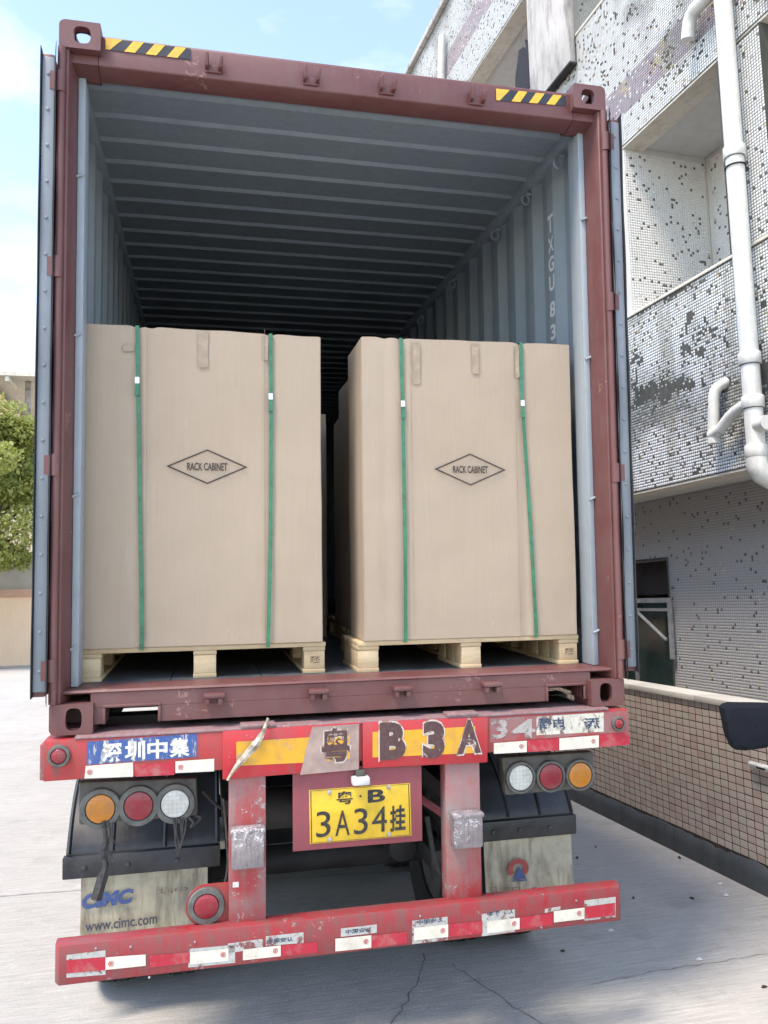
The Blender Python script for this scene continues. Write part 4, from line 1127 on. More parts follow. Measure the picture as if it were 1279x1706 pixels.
def carton(x0, x1, y0, y1, z0, z1, label, group=None, seed=0, skew=0.0, lift=(0, 0), creases=()):
    B = root('cardboard_box', TM, ((x0 + x1) / 2, y0, z0), label, 'cardboard box', group)
    m = MB(); nx, ny, nz_ = 64, 12, 34
    def sk(x, y, z):
        k = (z - z0) / (z1 - z0); ed = min(x - x0, x1 - x, 0.06) / 0.06; ez = min(z - z0, z1 - z, 0.06) / 0.06
        f = noise.fractal(Vector((x * 1.7 + seed * 7, y * 1.7, z * 1.5)), 0.9, 2, 4)
        g = noise.noise(Vector((x * 9 + seed, y * 9, z * 9)))
        zl = (lift[0] + (lift[1] - lift[0]) * (x - x0) / (x1 - x0)) * k
        cr = 0.0
        if y < y0 + 1e-4:
            for xc, dp in creases: cr += dp * math.exp(-((x - xc) / 0.016) ** 2)
        notch = sum(0.007 * math.exp(-((x - xc) / 0.02) ** 2) for xc, dp in creases) if k > 0.985 else 0
        oy = -0.005 * f * (1 if y < (y0 + y1) / 2 else -1) * max(0.2, ed * ez) + 0.0012 * g + cr
        return (x + skew * k + 0.006 * f * 0.6 * (1 if abs(x - x0) < 1e-4 or abs(x - x1) < 1e-4 else 0.2), y + oy, z + zl - notch + (0.004 * g + 0.003 * f if k > 0.97 else 0))
    def grid(fn, a, b): return [[sk(*fn(i / a, j / b)) for j in range(b + 1)] for i in range(a + 1)]
    L_ = lambda a, b, w: a + (b - a) * w
    m.sheet(grid(lambda i, j: (L_(x0, x1, j), y0, L_(z0, z1, i)), nz_, nx)); m.sheet(grid(lambda i, j: (L_(x0, x1, j), y1, L_(z0, z1, i)), nz_, nx))
    m.sheet(grid(lambda i, j: (x0, L_(y0, y1, j), L_(z0, z1, i)), nz_, ny)); m.sheet(grid(lambda i, j: (x1, L_(y0, y1, j), L_(z0, z1, i)), nz_, ny))
    m.sheet(grid(lambda i, j: (L_(x0, x1, j), L_(y0, y1, i), z1), ny, nx)); m.sheet(grid(lambda i, j: (L_(x0, x1, j), L_(y0, y1, i), z0), ny, nx))
    me_o = None
    o = m.build('carton', M_CARD, B, fix=False)
    bm = bmesh.new(); bm.from_mesh(o.data); bmesh.ops.remove_doubles(bm, verts=bm.verts, dist=0.0005); bmesh.ops.recalc_face_normals(bm, faces=bm.faces)
    es = [e for e in bm.edges if len(e.link_faces) == 2 and e.calc_face_angle(0) > 0.9]
    bmesh.ops.bevel(bm, geom=es, offset=0.0035, segments=2, affect='EDGES', clamp_overlap=True); bm.to_mesh(o.data); bm.free()
    o.data.shade_smooth(); o.data.set_sharp_from_angle(angle=math.radians(50))
    return B, sk
def strap(B, sk, path, y0, y1, z0, ztop, seal, w=0.0082, twist=0.0):
    """path: (x, z) from the top edge down to the pallet; over the top and down the back as one band"""
    m = MB(); pts = []
    n = 26
    path = [(path[0][0], ztop)] + list(path[1:])
    (xt, zt_), (xb_, zb_) = path[0], path[-1]
    for i in range(n + 1):
        k = i / n; z = zt_ + (zb_ - zt_) * k
        for a, b in zip(path, path[1:]):
            if a[1] >= z >= b[1]: x = a[0] + (b[0] - a[0]) * (a[1] - z) / max(1e-6, a[1] - b[1])
        pts.append((x, z))
    yf = y0 - 0.010
    F = [[(x - w, yf + twist * math.sin(i * 0.5), z) for i, (x, z) in enumerate(pts)], [(x + w, yf - 0.0015, z) for (x, z) in pts]]
    m.sheet(F, (0, 0.0012, 0))
    m.sheet([[(xt - w, yf, ztop), (xt - w, (y0 + y1) / 2, ztop + 0.002), (xt - w, y1 + 0.010, ztop)], [(xt + w, yf, ztop), (xt + w, (y0 + y1) / 2, ztop + 0.002), (xt + w, y1 + 0.010, ztop)]], (0, 0, -0.0012))
    m.sheet([[(xt - w, y1 + 0.010, ztop), (xb_ - w, y1 + 0.010, zb_)], [(xt + w, y1 + 0.010, ztop), (xb_ + w, y1 + 0.010, zb_)]], (0, -0.0012, 0))
    m.sheet([[(xb_ - w, yf, zb_), (xb_ - w, y1 + 0.010, zb_)], [(xb_ + w, yf, zb_), (xb_ + w, y1 + 0.010, zb_)]], (0, 0, 0.0012))
    s_ = m.build('strap', M_STRAP, B, fix=True)
    x, z = seal; g = MB(); g.box(x - w - 0.001, x + w + 0.001, yf - 0.006, yf + 0.001, z - 0.014, z + 0.014)
    for k in (-0.007, 0.003): g.box(x - w - 0.002, x + w + 0.002, yf - 0.0075, yf - 0.0055, z + k, z + k + 0.004)
    g.build('strap_seal', M_SEAL, s_)
    g = MB(); g.hexa([(x - w - 0.002, yf - 0.006, z - 0.070), (x + w + 0.002, yf - 0.008, z - 0.066), (x + w + 0.002, yf - 0.003, z - 0.066), (x - w - 0.002, yf - 0.003, z - 0.070)], [(x - w, yf - 0.004, z - 0.015), (x + w, yf - 0.004, z - 0.015), (x + w, yf - 0.002, z - 0.015), (x - w, yf - 0.002, z - 0.015)]); g.build('strap_tail', M_STRAP, s_)
def emblem(B, u, v, ul, ur, vt, vb, tx, y):
    c = at(u, v, y); l = at(ul, v + 0, y); r_ = at(ur, v + 0, y); t_ = at(u, vt, y); b_ = at(u, vb, y)
    hw, hh = (r_[0] - l[0]) / 2, (t_[1] - b_[1]) / 2; cx, cz = (l[0] + r_[0]) / 2, (t_[1] + b_[1]) / 2; k = 0.0062
    m = MB(); o_ = [(cx - hw, cz), (cx, cz - hh), (cx + hw, cz), (cx, cz + hh)]; f = 1 - k * math.hypot(hw, hh) / (hw * hh)
    i_ = [(cx + (a - cx) * f, cz + (b - cz) * f) for a, b in o_]
    m.add([(a, y, b) for a, b in o_] + [(a, y, b) for a, b in i_], [(j, (j + 1) % 4, 4 + (j + 1) % 4, 4 + j) for j in range(4)])
    m.build('printed_diamond', M_PRINT, B)
    x0, z0_ = at(tx[0], v, y); x1, _ = at(tx[1], v, y); hz = hh * 0.225
    m = MB(); lettering(m, 'RACK CABINET', [(x0, y, cz - hz), (x1, y, cz - hz), (x1, y, cz + hz), (x0, y, cz + hz)], 0.022); m.build('printed_name', M_PRINT, B, fix=False)
def tapebit(B, u0, u1, v0, v1, y):
    x0, z1_ = at(u0, v0, y); x1, z0_ = at(u1, v1, y); m = MB(); G = []
    rr = random.Random(int(u0)); n = 8
    for i in range(n + 1):
        k = i / n; z = z1_ + (z0_ - z1_) * k; wv = rr.uniform(-0.0015, 0.0015); G.append([(x0 + wv, y, z), ((x0 + x1) / 2, y, z), (x1 + wv * 0.6, y, z + (rr.uniform(-.006, .006) if i == n else 0))])
    m.sheet(G); m.build('packing_tape', M_CARDTAPE, B)
# left front
YL = 0.255
xl0, _ = at(138, 700, YL); xl1, zTL = at(534, 562, YL); _, zBL = at(540, 1075, YL)
pallet(xl0 - 0.012, xl1 + 0.012, YL + 0.012, YL + 1.05, FZ, 'pale pine pallet under the left front cardboard box', 'pallets in the container mouth', True)
zP = FZ + 0.1375
BL_, skl = carton(xl0, xl1, YL, YL + 0.98, zP, zTL + 0.004, 'tall cardboard box with green straps, at the left in the container mouth', 'strapped cardboard boxes', 1, 0, (0.010, -0.004), ((at(229, 700, YL)[0], 0.006), (at(451, 700, YL)[0], 0.006), (at(252, 600, YL)[0], 0.0025)))
y_ = YL - 0.0075
strap(BL_, skl, [at(229, 541, y_), at(231, 700, y_), at(236, 1000, y_), at(236, 1083, y_)], YL, YL + 0.98, zP, zTL + 0.010, at(229, 634, y_))
strap(BL_, skl, [at(451, 556, y_), at(452, 700, y_), at(451, 900, y_), at(447, 1078, y_)], YL, YL + 0.98, zP, zTL + 0.003, at(451, 661, y_))
emblem(BL_, 345, 777, 277, 413, 748.5, 806.5, (312, 379), YL - 0.0085)
tapebit(BL_, 330, 347, 550, 613, YL - 0.0068); tapebit(BL_, 205, 224, 574, 586, YL - 0.0068); tapebit(BL_, 438, 447, 560, 600, YL - 0.0068)
# right front
YR = 0.205
xr0, _ = at(604, 800, YR); xr1, zTR = at(948, 574, YR); xr1b, _ = at(962, 1000, YR)
xr1 = (xr1 + xr1b) / 2
pallet(xr0 - 0.028, xr1 + 0.006, YR + 0.010, YR + 0.40, FZ, 'pale pine pallet under the right front cardboard box', 'pallets in the container mouth', True)
BR_, skr = carton(xr0, xr1, YR, YR + 0.34, zP, zTR - 0.012, 'tall cardboard box with green straps, at the right in the container mouth', 'strapped cardboard boxes', 2, 0, (0.0, 0.012), ((at(670, 700, YR)[0], 0.006), (at(870, 700, YR)[0], 0.006), (at(640, 600, YR)[0], 0.0025)))
y_ = YR - 0.0075
strap(BR_, skr, [at(668, 566, y_), at(671, 680, y_), at(675, 900, y_), at(676, 1070, y_)], YR, YR + 0.34, zP, zTR - 0.012, at(671, 673, y_), twist=0.002)
strap(BR_, skr, [at(868, 573, y_), at(870, 675, y_), at(884, 880, y_), at(894, 1062, y_)], YR, YR + 0.34, zP, zTR - 0.004, at(870, 672, y_), twist=0.002)
emblem(BR_, 784, 782, 724, 843, 755.5, 809, (755, 813), YR - 0.0085)
tapebit(BR_, 687, 701, 570, 641, YR - 0.0068); tapebit(BR_, 786, 799, 572, 623, YR - 0.0068); tapebit(BR_, 858, 866, 578, 630, YR - 0.0068)
def seam(B, u, v0, v1, y):
    P0 = at(u, v0, y); P1 = at(u, v1, y); m = MB(); L = []; R_ = []
    for i in range(21):
        k = i / 20; x = P0[0]; z = P0[1] + (P1[1] - P0[1]) * k; w = 0.0011 * (0.6 + 0.8 * abs(noise.noise(Vector((u, k * 9, 0))))); L.append((x - w, y, z)); R_.append((x + w, y, z))
    m.sheet([L, R_]); m.build('panel_seam', M_SEAM, B)
for u in (246, 441): seam(BL_, u, 548, 1068, YL - 0.0078)
for u in (684, 857): seam(BR_, u, 575, 1056, YR - 0.0078)
# what stands behind
pallet(1.345, xr1 + 0.02, YR + 0.43, YR + 1.02, FZ, 'pallet directly behind the right front pallet, half hidden in the dark')
carton(1.340, xr1 + 0.02, YR + 0.43, YR + 0.98, zP, 1.650, 'cardboard box directly behind the right front box, its edge showing in the gap', None, 3)
pallet(1.44, 2.36, 1.36, 2.4, FZ, 'pallet under the third cardboard box on the right, deep in the gap')
carton(1.435, 2.36, 1.36, 1.98, zP, 1.60, 'third cardboard box on the right, deep in the dark gap', None, 4)
pallet(0.30, 1.40, 2.12, 3.1, FZ, 'pallet under the deep cardboard box behind the left front box')
carton(0.30, 1.40, 2.10, 3.05, zP, 1.69, 'deep cardboard box closing off the gap behind the left front box', None, 5)
UP = root('upright_pallet', TM, (1.10, 1.33, FZ), 'pine pallet standing on edge in the gap behind the left box', 'pallet')
for i in range(5):
    z = FZ + 0.05 + i * 0.155
    m = MB(); m.box(0.35, 1.135, 1.34, 1.36, z, z + 0.09); m.build('top_board', M_WOOD, UP, bevel=0.002)
for i in range(3):
    for j in range(5): m = MB(); z = FZ + 0.055 + j * 0.155; x = 0.36 + i * 0.338; m.box(x, x + 0.085, 1.361, 1.44, z, z + 0.08); m.build('block', M_WOODB, UP, bevel=0.002)
m = MB(); m.box(0.37, 0.45, 1.441, 1.46, FZ, FZ + 0.8); m.build('bottom_board', M_WOOD, UP); m = MB(); m.box(1.03, 1.11, 1.441, 1.46, FZ, FZ + 0.8); m.build('bottom_board', M_WOOD, UP)

# ------------------------------------------------------------------ trailer
TR = root('semi_trailer', TM, (W / 2, 0, -1.40), 'red skeletal container trailer with worn rear beam, lamps and bumper', 'trailer')
def tpart(name, mat, *boxes, parent=TR, bevel=0.0, **k):
    m = MB()
    for b in boxes: m.box(*b)
    return m.build(name, mat, parent, bevel=bevel, **k)
YB = -0.034
beam = tpart('rear_beam', M_RED, (-0.012, 2.432, YB, 0.20, -0.163, -0.012), bevel=0.004)
tpart('beam_top_ledge', M_LEDGE, (0.10, 2.34, YB - 0.004, 0.19, -0.0115, -0.001), parent=beam, bevel=0.003)
tpart('beam_end_plate', M_REDGREY, (-0.030, -0.0125, YB + 0.03, 0.16, -0.165, -0.03), parent=beam, bevel=0.003)
tpart('beam_end_plate', M_REDGREY, (2.4325, 2.450, YB + 0.03, 0.16, -0.165, -0.03), parent=beam, bevel=0.003)
for u in (430, 770):      # twist-lock pads on the ledge
    x, z = at(u, 1200 - (u - 430) * 0.03, YB); tpart('ledge_pad', M_LEDGE, (x - 0.07, x + 0.07, YB - 0.012, 0.02, -0.0008, 0.012), parent=beam, bevel=0.003)
yb = YB - 0.0012
def sticker(name, mat, pts, parent=beam, y=yb, lift=0.0, sub=1):
    m = MB(); q = cquad(pts, y - lift); m.add(q, [(0, 1, 2, 3)]); return m.build(name, mat, parent)
bs = sticker('lettered_sign', M_BLUESIGN, [(145, 1274), (328, 1261), (328, 1222), (145, 1236)])
q = cquad([(168, 1272), (318, 1261), (318, 1227), (168, 1238)], yb - 0.0014); n_ = 4
for i, ch_ in enumerate('深圳中集'):
    def ip(a, b): return (q[0] * (1 - a) + q[1] * a) * (1 - b) + (q[3] * (1 - a) + q[2] * a) * b
    a0, a1 = i / 4 + 0.012, (i + 1) / 4 - 0.012
    m = MB(); lettering(m, ch_, [ip(a0, 0.04), ip(a1, 0.04), ip(a1, 0.98), ip(a0, 0.98)], 0.028); m.build('sign_character', M_SIGNWHITE, bs, fix=False)
def tapes(lst, parent, y, mark=True):
    for (mat, pts) in lst:
        o = sticker('reflective_tape', mat, pts, parent, y)
        if mat is M_TWHITE:
            a = pts[1] if pts[0][0] > 300 else pts[0]; k = -1 if pts[0][0] > 300 else 1
            c_ = (a[0] + k * 9, (pts[1][1] + pts[2][1]) / 2 if k < 0 else (pts[0][1] + pts[3][1]) / 2)
            x, z = at(*c_, y - 0.001); m = MB(); m.torus((x, y - 0.0008, z), (0, 1, 0), 0.0085, 0.0012, 16, 4); m.box(x - 0.004, x + 0.004, y - 0.0018, y - 0.001, z - 0.001, z + 0.001); m.box(x - 0.004, x + 0.003, y - 0.0018, y - 0.001, z + 0.003, z + 0.0042); m.box(x - 0.004, x + 0.003, y - 0.0018, y - 0.001, z - 0.0042, z - 0.003)
            m.build('approval_mark', M_REDREFL, o)
tapes([(M_TWHITE, [(141, 1297), (222, 1294), (222, 1270), (143, 1276)]), (M_TRED, [(225, 1294), (291, 1291), (291, 1269), (225, 1273)]), (M_TWHITE, [(292.5, 1288), (357, 1285), (357, 1264), (292.5, 1268.5)]),
       (M_TWHITE, [(823, 1256), (878, 1253), (878, 1234), (823, 1238)]), (M_TRED, [(879, 1253), (931, 1250), (931, 1231), (879, 1233.5)]), (M_TWHITE, [(932, 1250), (998, 1245), (998, 1225), (932, 1230)]), (M_TRED, [(999, 1245), (1049, 1240.5), (1049, 1219.5), (999, 1224)])], beam, yb)
os_ = sticker('old_sticker', M_OLDSTICK, [(894, 1225), (1006, 1219), (1006, 1187), (894, 1194)], beam, yb)
for ch_, (a, b) in zip('静电添', ((898, 920), (922, 942), (972, 1000))):
    m = MB(); lettering(m, ch_, cquad([(a, 1217), (b, 1216), (b, 1195), (a, 1196)], yb - 0.0012), 0.02); m.build('sticker_character', M_INK, os_, fix=False)
gs = sticker('grey_patch', M_REDGREY, [(816, 1237), (1047, 1219), (1047, 1184), (816, 1197)], beam, yb + 0.0006)
for ch_, (a, b) in zip('34', ((818, 846), (852, 892))):
    m = MB(); lettering(m, ch_, cquad([(a, 1232), (b, 1229), (b, 1197), (a, 1200)], yb - 0.0013), 0.03); m.build('faded_number', M_GHOST, gs, fix=False)
def lamp(c, rl, rr_, mat, y, parent, depth=0.02, name='marker_lamp', ringmat=None):
    x, z = at(*c, y)
    m = MB(); m.lathe((x, y, z), (0, -1, 0), [(rr_, 0), (rr_, depth * 0.45), (rr_ * 0.96, depth * 0.7), (rl * 1.06, depth * 0.75), (rl, depth * 0.35), (0, depth * 0.35)], 36); o = m.build(name, ringmat or M_LAMPRING, parent, smooth=True, angle=35)
    m = MB(); m.lathe((x, y - depth * 0.36, z), (0, -1, 0), [(rl * 0.985, 0), (rl * 0.96, depth * 0.30), (rl * 0.7, depth * 0.50), (rl * 0.35, depth * 0.58), (0, depth * 0.6)], 36); m.build('lens', mat, o, smooth=True, angle=60)
    return o
lamp((98.5, 1259), 0.029, 0.042, M_LRED, YB, beam); lamp((1029.5, 1205), 0.022, 0.032, M_LRED, YB, beam)
# reflector boards with the sprayed number
YP = YB - 0.013
def board(pts, d=0.012):
    m = MB(); slab(m, cquad(pts, YP), d); return m.build('reflector_board', M_REDREFL, beam, bevel=0.002)
b1 = board([(371, 1299), (599, 1281), (600, 1204), (371, 1219)]); b2 = board([(605, 1280), (812.5, 1270), (813, 1195), (604.5, 1204)])
yp = YP - 0.0012
sticker('yellow_band', M_YELLOW, [(394, 1276), (520, 1270), (520, 1228), (394, 1236)], b1, yp)
m = MB(); m.add(cquad([(500, 1291), (598, 1282), (598, 1206), (520, 1211)], yp - 0.0006), [(0, 1, 2, 3)]); m.build('bleached_patch', M_GREYFADE, b1)
m = MB(); m.add(cquad([(545, 1268), (583, 1264), (583, 1224), (545, 1227)], yp - 0.0012), [(0, 1, 2, 3)]); m.build('yellow_band', M_YELLOW, b1)
sticker('yellow_band', M_YELLOW, [(621, 1262), (792, 1254.5), (792, 1210), (621, 1219.5)], b2, yp)
for ch_, pts, par, bo in (('粤', [(536, 1271), (583, 1268), (583, 1211), (536, 1214)], b1, 0.035), ('B', [(633, 1267), (676, 1265), (676, 1203), (633, 1204)], b2, 0.06), ('3', [(705, 1265), (741, 1263), (741, 1201), (705, 1202)], b2, 0.06), ('A', [(762, 1257), (802, 1254), (796, 1199), (768, 1200)], b2, 0.045)):
    Q = cquad(pts, yp - 0.0020); cc = sum(Q, Vector()) / 4
    m = MB(); lettering(m, ch_, [cc + (p - cc) * 1.10 + Vector((0, 0.0006, 0)) for p in Q], bo + 0.035); h_ = m.build('sprayed_outline', M_HALO, par, fix=False)
    m = MB(); lettering(m, ch_, Q, bo); m.build('sprayed_character', M_SPRAY, h_, fix=False)
# torn rag strip hanging off the beam
m = MB(); G1 = []; G2 = []; rr = random.Random(3)
for i in range(25):
    k = i / 24; u = 447 - 62 * k + 6 * math.sin(k * 5); v = 1196 + 104 * k; wpx = 2.5 + 5.5 * math.sin(math.pi * k) ** 2 * (0.7 + 0.5 * rr.random())
    for (G, s_) in ((G1, -1), (G2, 1)):
        y = YP - 0.012 - 0.006 * math.sin(k * 19 + s_); x, z = at(u + s_ * wpx * 0.8, v + s_ * wpx * 0.35, y); G.append((x, y, z))
m.sheet([G1, [tuple((Vector(a) + Vector(b)) / 2 + Vector((0, -0.007, 0))) for a, b in zip(G1, G2)], G2], (0, 0.002, 0)); m.build('torn_strip', M_RAG, beam, smooth=True)
# plate
YQ = -0.026
m = MB(); slab(m, cquad([(488.3, 1419), (704, 1401), (702.4, 1270), (487.7, 1283)], YQ), 0.008); ph = m.build('plate_holder', M_PLATEBACK, TR, bevel=0.002)
lp = MB(); Q = cquad([(516.5, 1406.5), (686, 1392), (683.5, 1304.5), (515, 1316.5)], YQ - 0.003); slab(lp, Q, 0.0022); lp = lp.build('licence_plate', M_PLATE, ph, bevel=0.0008)
lp['label'] = 'yellow licence plate with black characters'
m = MB(); f = [Q[0] * 1, Q[1] * 1, Q[2] * 1, Q[3] * 1]; cc = sum(f, Vector()) / 4; o_ = [p + (cc - p) * 0.025 + Vector((0, -0.0012, 0)) for p in f]; i_ = [p + (cc - p) * 0.040 + Vector((0, -0.0012, 0)) for p in f]
m.add(o_ + i_, [(j, (j + 1) % 4, 4 + (j + 1) % 4, 4 + j) for j in range(4)]); m.build('plate_border', M_PLATEINK, lp)
yq = YQ - 0.0048
for ch_, pts, bo in (('粤', [(561, 1341), (588, 1339), (588, 1317), (561, 1319)], 0.02), ('·', [(599, 1328.5), (603, 1328.5), (603, 1324.5), (599, 1324.5)], 0.02), ('B', [(613, 1338), (642, 1335), (642, 1313.5), (613, 1316.5)], 0.03),
                     ('3', [(527, 1396), (551, 1393.5), (551, 1350), (527, 1353)], 0.0), ('A', [(559, 1393), (583, 1391), (583, 1349), (559, 1351)], 0.0), ('3', [(590, 1391), (613, 1388.5), (613, 1345), (590, 1348)], 0.0), ('4', [(620, 1387), (645, 1385), (645, 1342.5), (620, 1345)], 0.0), ('挂', [(650, 1386), (676, 1383.5), (676, 1340), (650, 1343)], 0.025)):
    m = MB(); lettering(m, ch_, cquad(pts, yq), bo); m.build('plate_character', M_PLATEINK, lp, fix=False)
def bolt(c, y, parent, r_=0.007):
    x, z = at(*c, y); m = MB(); m.lathe((x, y, z), (0, -1, 0), [(r_ * 1.3, 0), (r_ * 1.3, 0.002), (r_, 0.0025), (r_ * 0.9, 0.006), (0, 0.007)], 12); m.build('bolt', M_BOLT, parent, smooth=True)
for c in ((548.5, 1319.5), (647.5, 1311), (549.5, 1398.5), (648, 1390)): bolt(c, YQ - 0.003, lp)
x, z = at(600, 1299, YQ - 0.02); pl = tpart('plate_lamp', M_WHITEBKT, (x - 0.036, x + 0.036, YQ - 0.055, YQ - 0.001, z - 0.016, z + 0.016), parent=ph, bevel=0.006); tpart('lamp_mount', M_LAMPBOX, (x - 0.018, x + 0.018, YQ - 0.035, YQ - 0.001, z + 0.0165, z + 0.04), parent=pl, bevel=0.003)
# posts, buffers, bumper
posts = []
for (xa, xb2) in ((0.683, 0.829), (1.581, 1.734)):
    p = tpart('bumper_post', M_REDGREY, (xa, xb2, YB + 0.002, YB + 0.085, -0.775, -0.1635), bevel=0.005); posts.append(p)
for p, (u0, u1, v0, v1) in zip(posts, ((386, 441, 1382, 1446), (756, 806, 1356, 1412))):
    x0, z1 = at(u0, v0, YB - 0.05); x1, z0 = at(u1, v1, YB - 0.05)
    bf = tpart('buffer', M_STEEL, (x0, x1, YB - 0.05, YB + 0.0015, z0, z1), parent=p, bevel=0.008); tpart('buffer_flange', M_STEEL, (x0 - 0.004, x1 + 0.004, YB - 0.056, YB + 0.001, z1 - 0.022, z1 - 0.004), parent=bf, bevel=0.003)
x, z = at(393, 1474, YB); m = MB(); m.box(x - 0.012, x + 0.012, YB - 0.0002, YB + 0.0018, z - 0.010, z + 0.010); m.build('paper_scrap', M_WHITEBKT, posts[0])
YU = -0.075
m = MB(); zt_, zb_ = -0.757, -0.902
m.hexa([(0.046, YU + 0.035, zb_), (0.075, YU, zb_), (0.075, YU + 0.11, zb_), (0.046, YU + 0.11, zb_)], [(0.046, YU + 0.035, zt_), (0.075, YU, zt_), (0.075, YU + 0.11, zt_), (0.046, YU + 0.11, zt_)])
m = MB(); m.prism([(0.042, YU + 0.030), (0.060, YU), (2.345, YU), (2.362, YU + 0.030), (2.362, YU + 0.075), (0.042, YU + 0.075)], 2, zb_, zt_)
bump = m.build('bumper', M_REDBUMP, TR, bevel=0.0045)
yu = YU - 0.0012
tapes([(M_TRED, [(111, 1622), (176, 1616), (176, 1594), (111, 1600)]), (M_TWHITE, [(176, 1616), (243, 1609), (243, 1590), (176, 1595)]), (M_TRED, [(250, 1612), (316, 1604), (316, 1586), (250, 1592)]), (M_TWHITE, [(317, 1607), (381, 1601), (381, 1580), (317, 1587)]),
       (M_TWHITE, [(405, 1600), (468, 1593), (468, 1575), (405, 1582)]), (M_TRED, [(469, 1593), (529, 1587), (529, 1569), (469, 1575)]), (M_TWHITE, [(559, 1585), (619, 1579), (619, 1558), (559, 1564)]), (M_TRED, [(620, 1579), (678, 1571), (678, 1552), (620, 1559)]),
       (M_TWHITE, [(690, 1567), (747, 1561), (747, 1540), (690, 1546)]), (M_TWHITE, [(812, 1555), (866, 1548), (866, 1529), (812, 1535)]), (M_TRED, [(748, 1561), (804, 1555), (804, 1534), (748, 1540)]), (M_TRED, [(867, 1548), (921, 1541), (921, 1521), (867, 1528)]), (M_TWHITE, [(923, 1537), (974, 1531), (974, 1512), (923, 1518)]), (M_TRED, [(975, 1531), (1025, 1525), (1025, 1504), (975, 1511)])], bump, yu - 0.001)
for pts in ([(111, 1629), (176, 1624), (176, 1583), (111, 1591)], [(314, 1612), (392, 1604), (392, 1574), (314, 1581)], [(380, 1588), (438, 1580), (438, 1564), (380, 1572)], [(443, 1576), (506, 1571), (506, 1553), (443, 1560)], [(568, 1561), (628, 1554), (628, 1540), (568, 1547)], [(687, 1573), (746, 1566), (746, 1527), (687, 1534)], [(803, 1560), (858, 1552), (858, 1515), (803, 1523)], [(974, 1534), (1026, 1528), (1026, 1494), (974, 1500)], [(908, 1521), (934, 1515), (934, 1510), (908, 1514)]):
    s_ = sticker('old_label', M_TGREY, pts, bump, yu + 0.0004)
for c in ((465, 1567), (596, 1551), (715, 1535), (832, 1521)):
    m = MB(); lettering(m, '中国安认', cquad([(c[0] - 20, c[1] + 6), (c[0] + 24, c[1] + 1), (c[0] + 24, c[1] - 7), (c[0] - 20, c[1] - 2)], yu - 0.0004), 0.03); m.build('label_lettering', M_INK, bump, fix=False)
for c in ((160, 1580), (218, 1577), (249, 1628), (325, 1569), (700, 1526), (960, 1500), (902, 1545)): bolt(c, YU, bump, 0.0035)
# round reflector on its red tongue
m = MB(); c = at(344, 1508, 0.0); m.lathe((c[0], 0.0, c[1]), (0, -1, 0), [(0, -0.006), (0.080, -0.006), (0.080, 0.006), (0, 0.006)], 36); m.box(c[0] + 0.001, 0.684, -0.0055, 0.0055, c[1] - 0.08, c[1] + 0.08); tg = m.build('reflector_tongue', M_RED, TR)
lamp((344, 1508), 0.048, 0.072, M_LRED, -0.0065, tg, 0.022, 'round_reflector')
# tail lamp clusters
YT = 0.075
for pts, lamps in (([(131, 1376), (330, 1360), (328, 1296), (131, 1303)], (((168, 1346), M_LAMBER), ((231.5, 1341), M_LRED), ((292, 1337.5), M_LWHITE))), ([(842, 1326), (993, 1313), (990, 1252), (836, 1262)], (((866, 1294.5), M_LWHITE), ((916, 1292.5), M_LRED), ((964.5, 1290), M_LAMBER)))):
    m = MB(); slab(m, cquad(pts, YT), 0.05); tl = m.build('tail_lamp_panel', M_LAMPBOX, TR, bevel=0.012)
    for c, mat in lamps: lamp(c, 0.056, 0.080 if pts[0][0] < 500 else 0.071, mat, YT - 0.0005, tl, 0.026, 'tail_lamp')
# mudguards and flaps
WCY, RW = 1.20, 0.50
def gz(y): return -ZB / math.cos(TILT) - math.tan(TILT) * y       # the ground in the trailer's frame
WCZ = gz(WCY) + RW
RG = 0.585
a_lip = math.radians(212)
def guard(x0, x1, lipu):
    m = MB(); G = []; n = 30
    for i in range(n + 1):
        a = math.radians(152) + math.radians(-120) * i / n
        G.append((WCY + RG * math.cos(a), WCZ + RG * math.sin(a)))
    m.sheet([[(x0, y, z) for y, z in G], [(x1, y, z) for y, z in G]], (0, 0, 0.012))
    g_ = m.build('mudguard', M_GUARD, TR, smooth=True)
    y, z = G[0]
    m = MB(); m.box(x0 - 0.012, x1 + 0.006, y - 0.03, y + 0.012, z - 0.095, z + 0.004); m.build('guard_lip', M_GUARD, g_, bevel=0.006)
    for xx in (x0 - 0.0, x0 + (x1 - x0) * 0.28, x0 + (x1 - x0) * 0.62, x1 - 0.02):
        m = MB(); m.sheet([[(xx, y_, z_ + 0.008) for y_, z_ in G[:14]], [(xx + 0.012, y_ - 0.010, z_ + 0.016) for y_, z_ in G[:14]], [(xx + 0.024, y_, z_ + 0.008) for y_, z_ in G[:14]]]); m.build('guard_rib', M_GUARD, g_, smooth=True)
    for xx in (0.12, 0.40, 0.72):
        m = MB(); m.lathe((x0 + (x1 - x0) * xx, y - 0.031, z - 0.05), (0, -1, 0), [(0.013, 0), (0.011, 0.006), (0, 0.009)], 12); m.build('guard_bolt', M_GUARD, g_, smooth=True)
    return g_, y, z
gx0 = at(110, 1440, 0.68)[0]; gx1 = at(365, 1440, 0.68)[0]
g1, gy, gzz = guard(gx0, gx1, 0)
gx2 = at(800, 1400, 0.68)[0]; gx3 = at(956, 1390, 0.68)[0]
g2, _, _ = guard(gx2, gx3, 0)
M_FLAP = worn('mud_flap_rubber', (0.40, 0.365, 0.27), (0.20, 0.165, 0.115), 0.66, 6, 0.6, (3.5, 3.5, 0.45), 0.12)
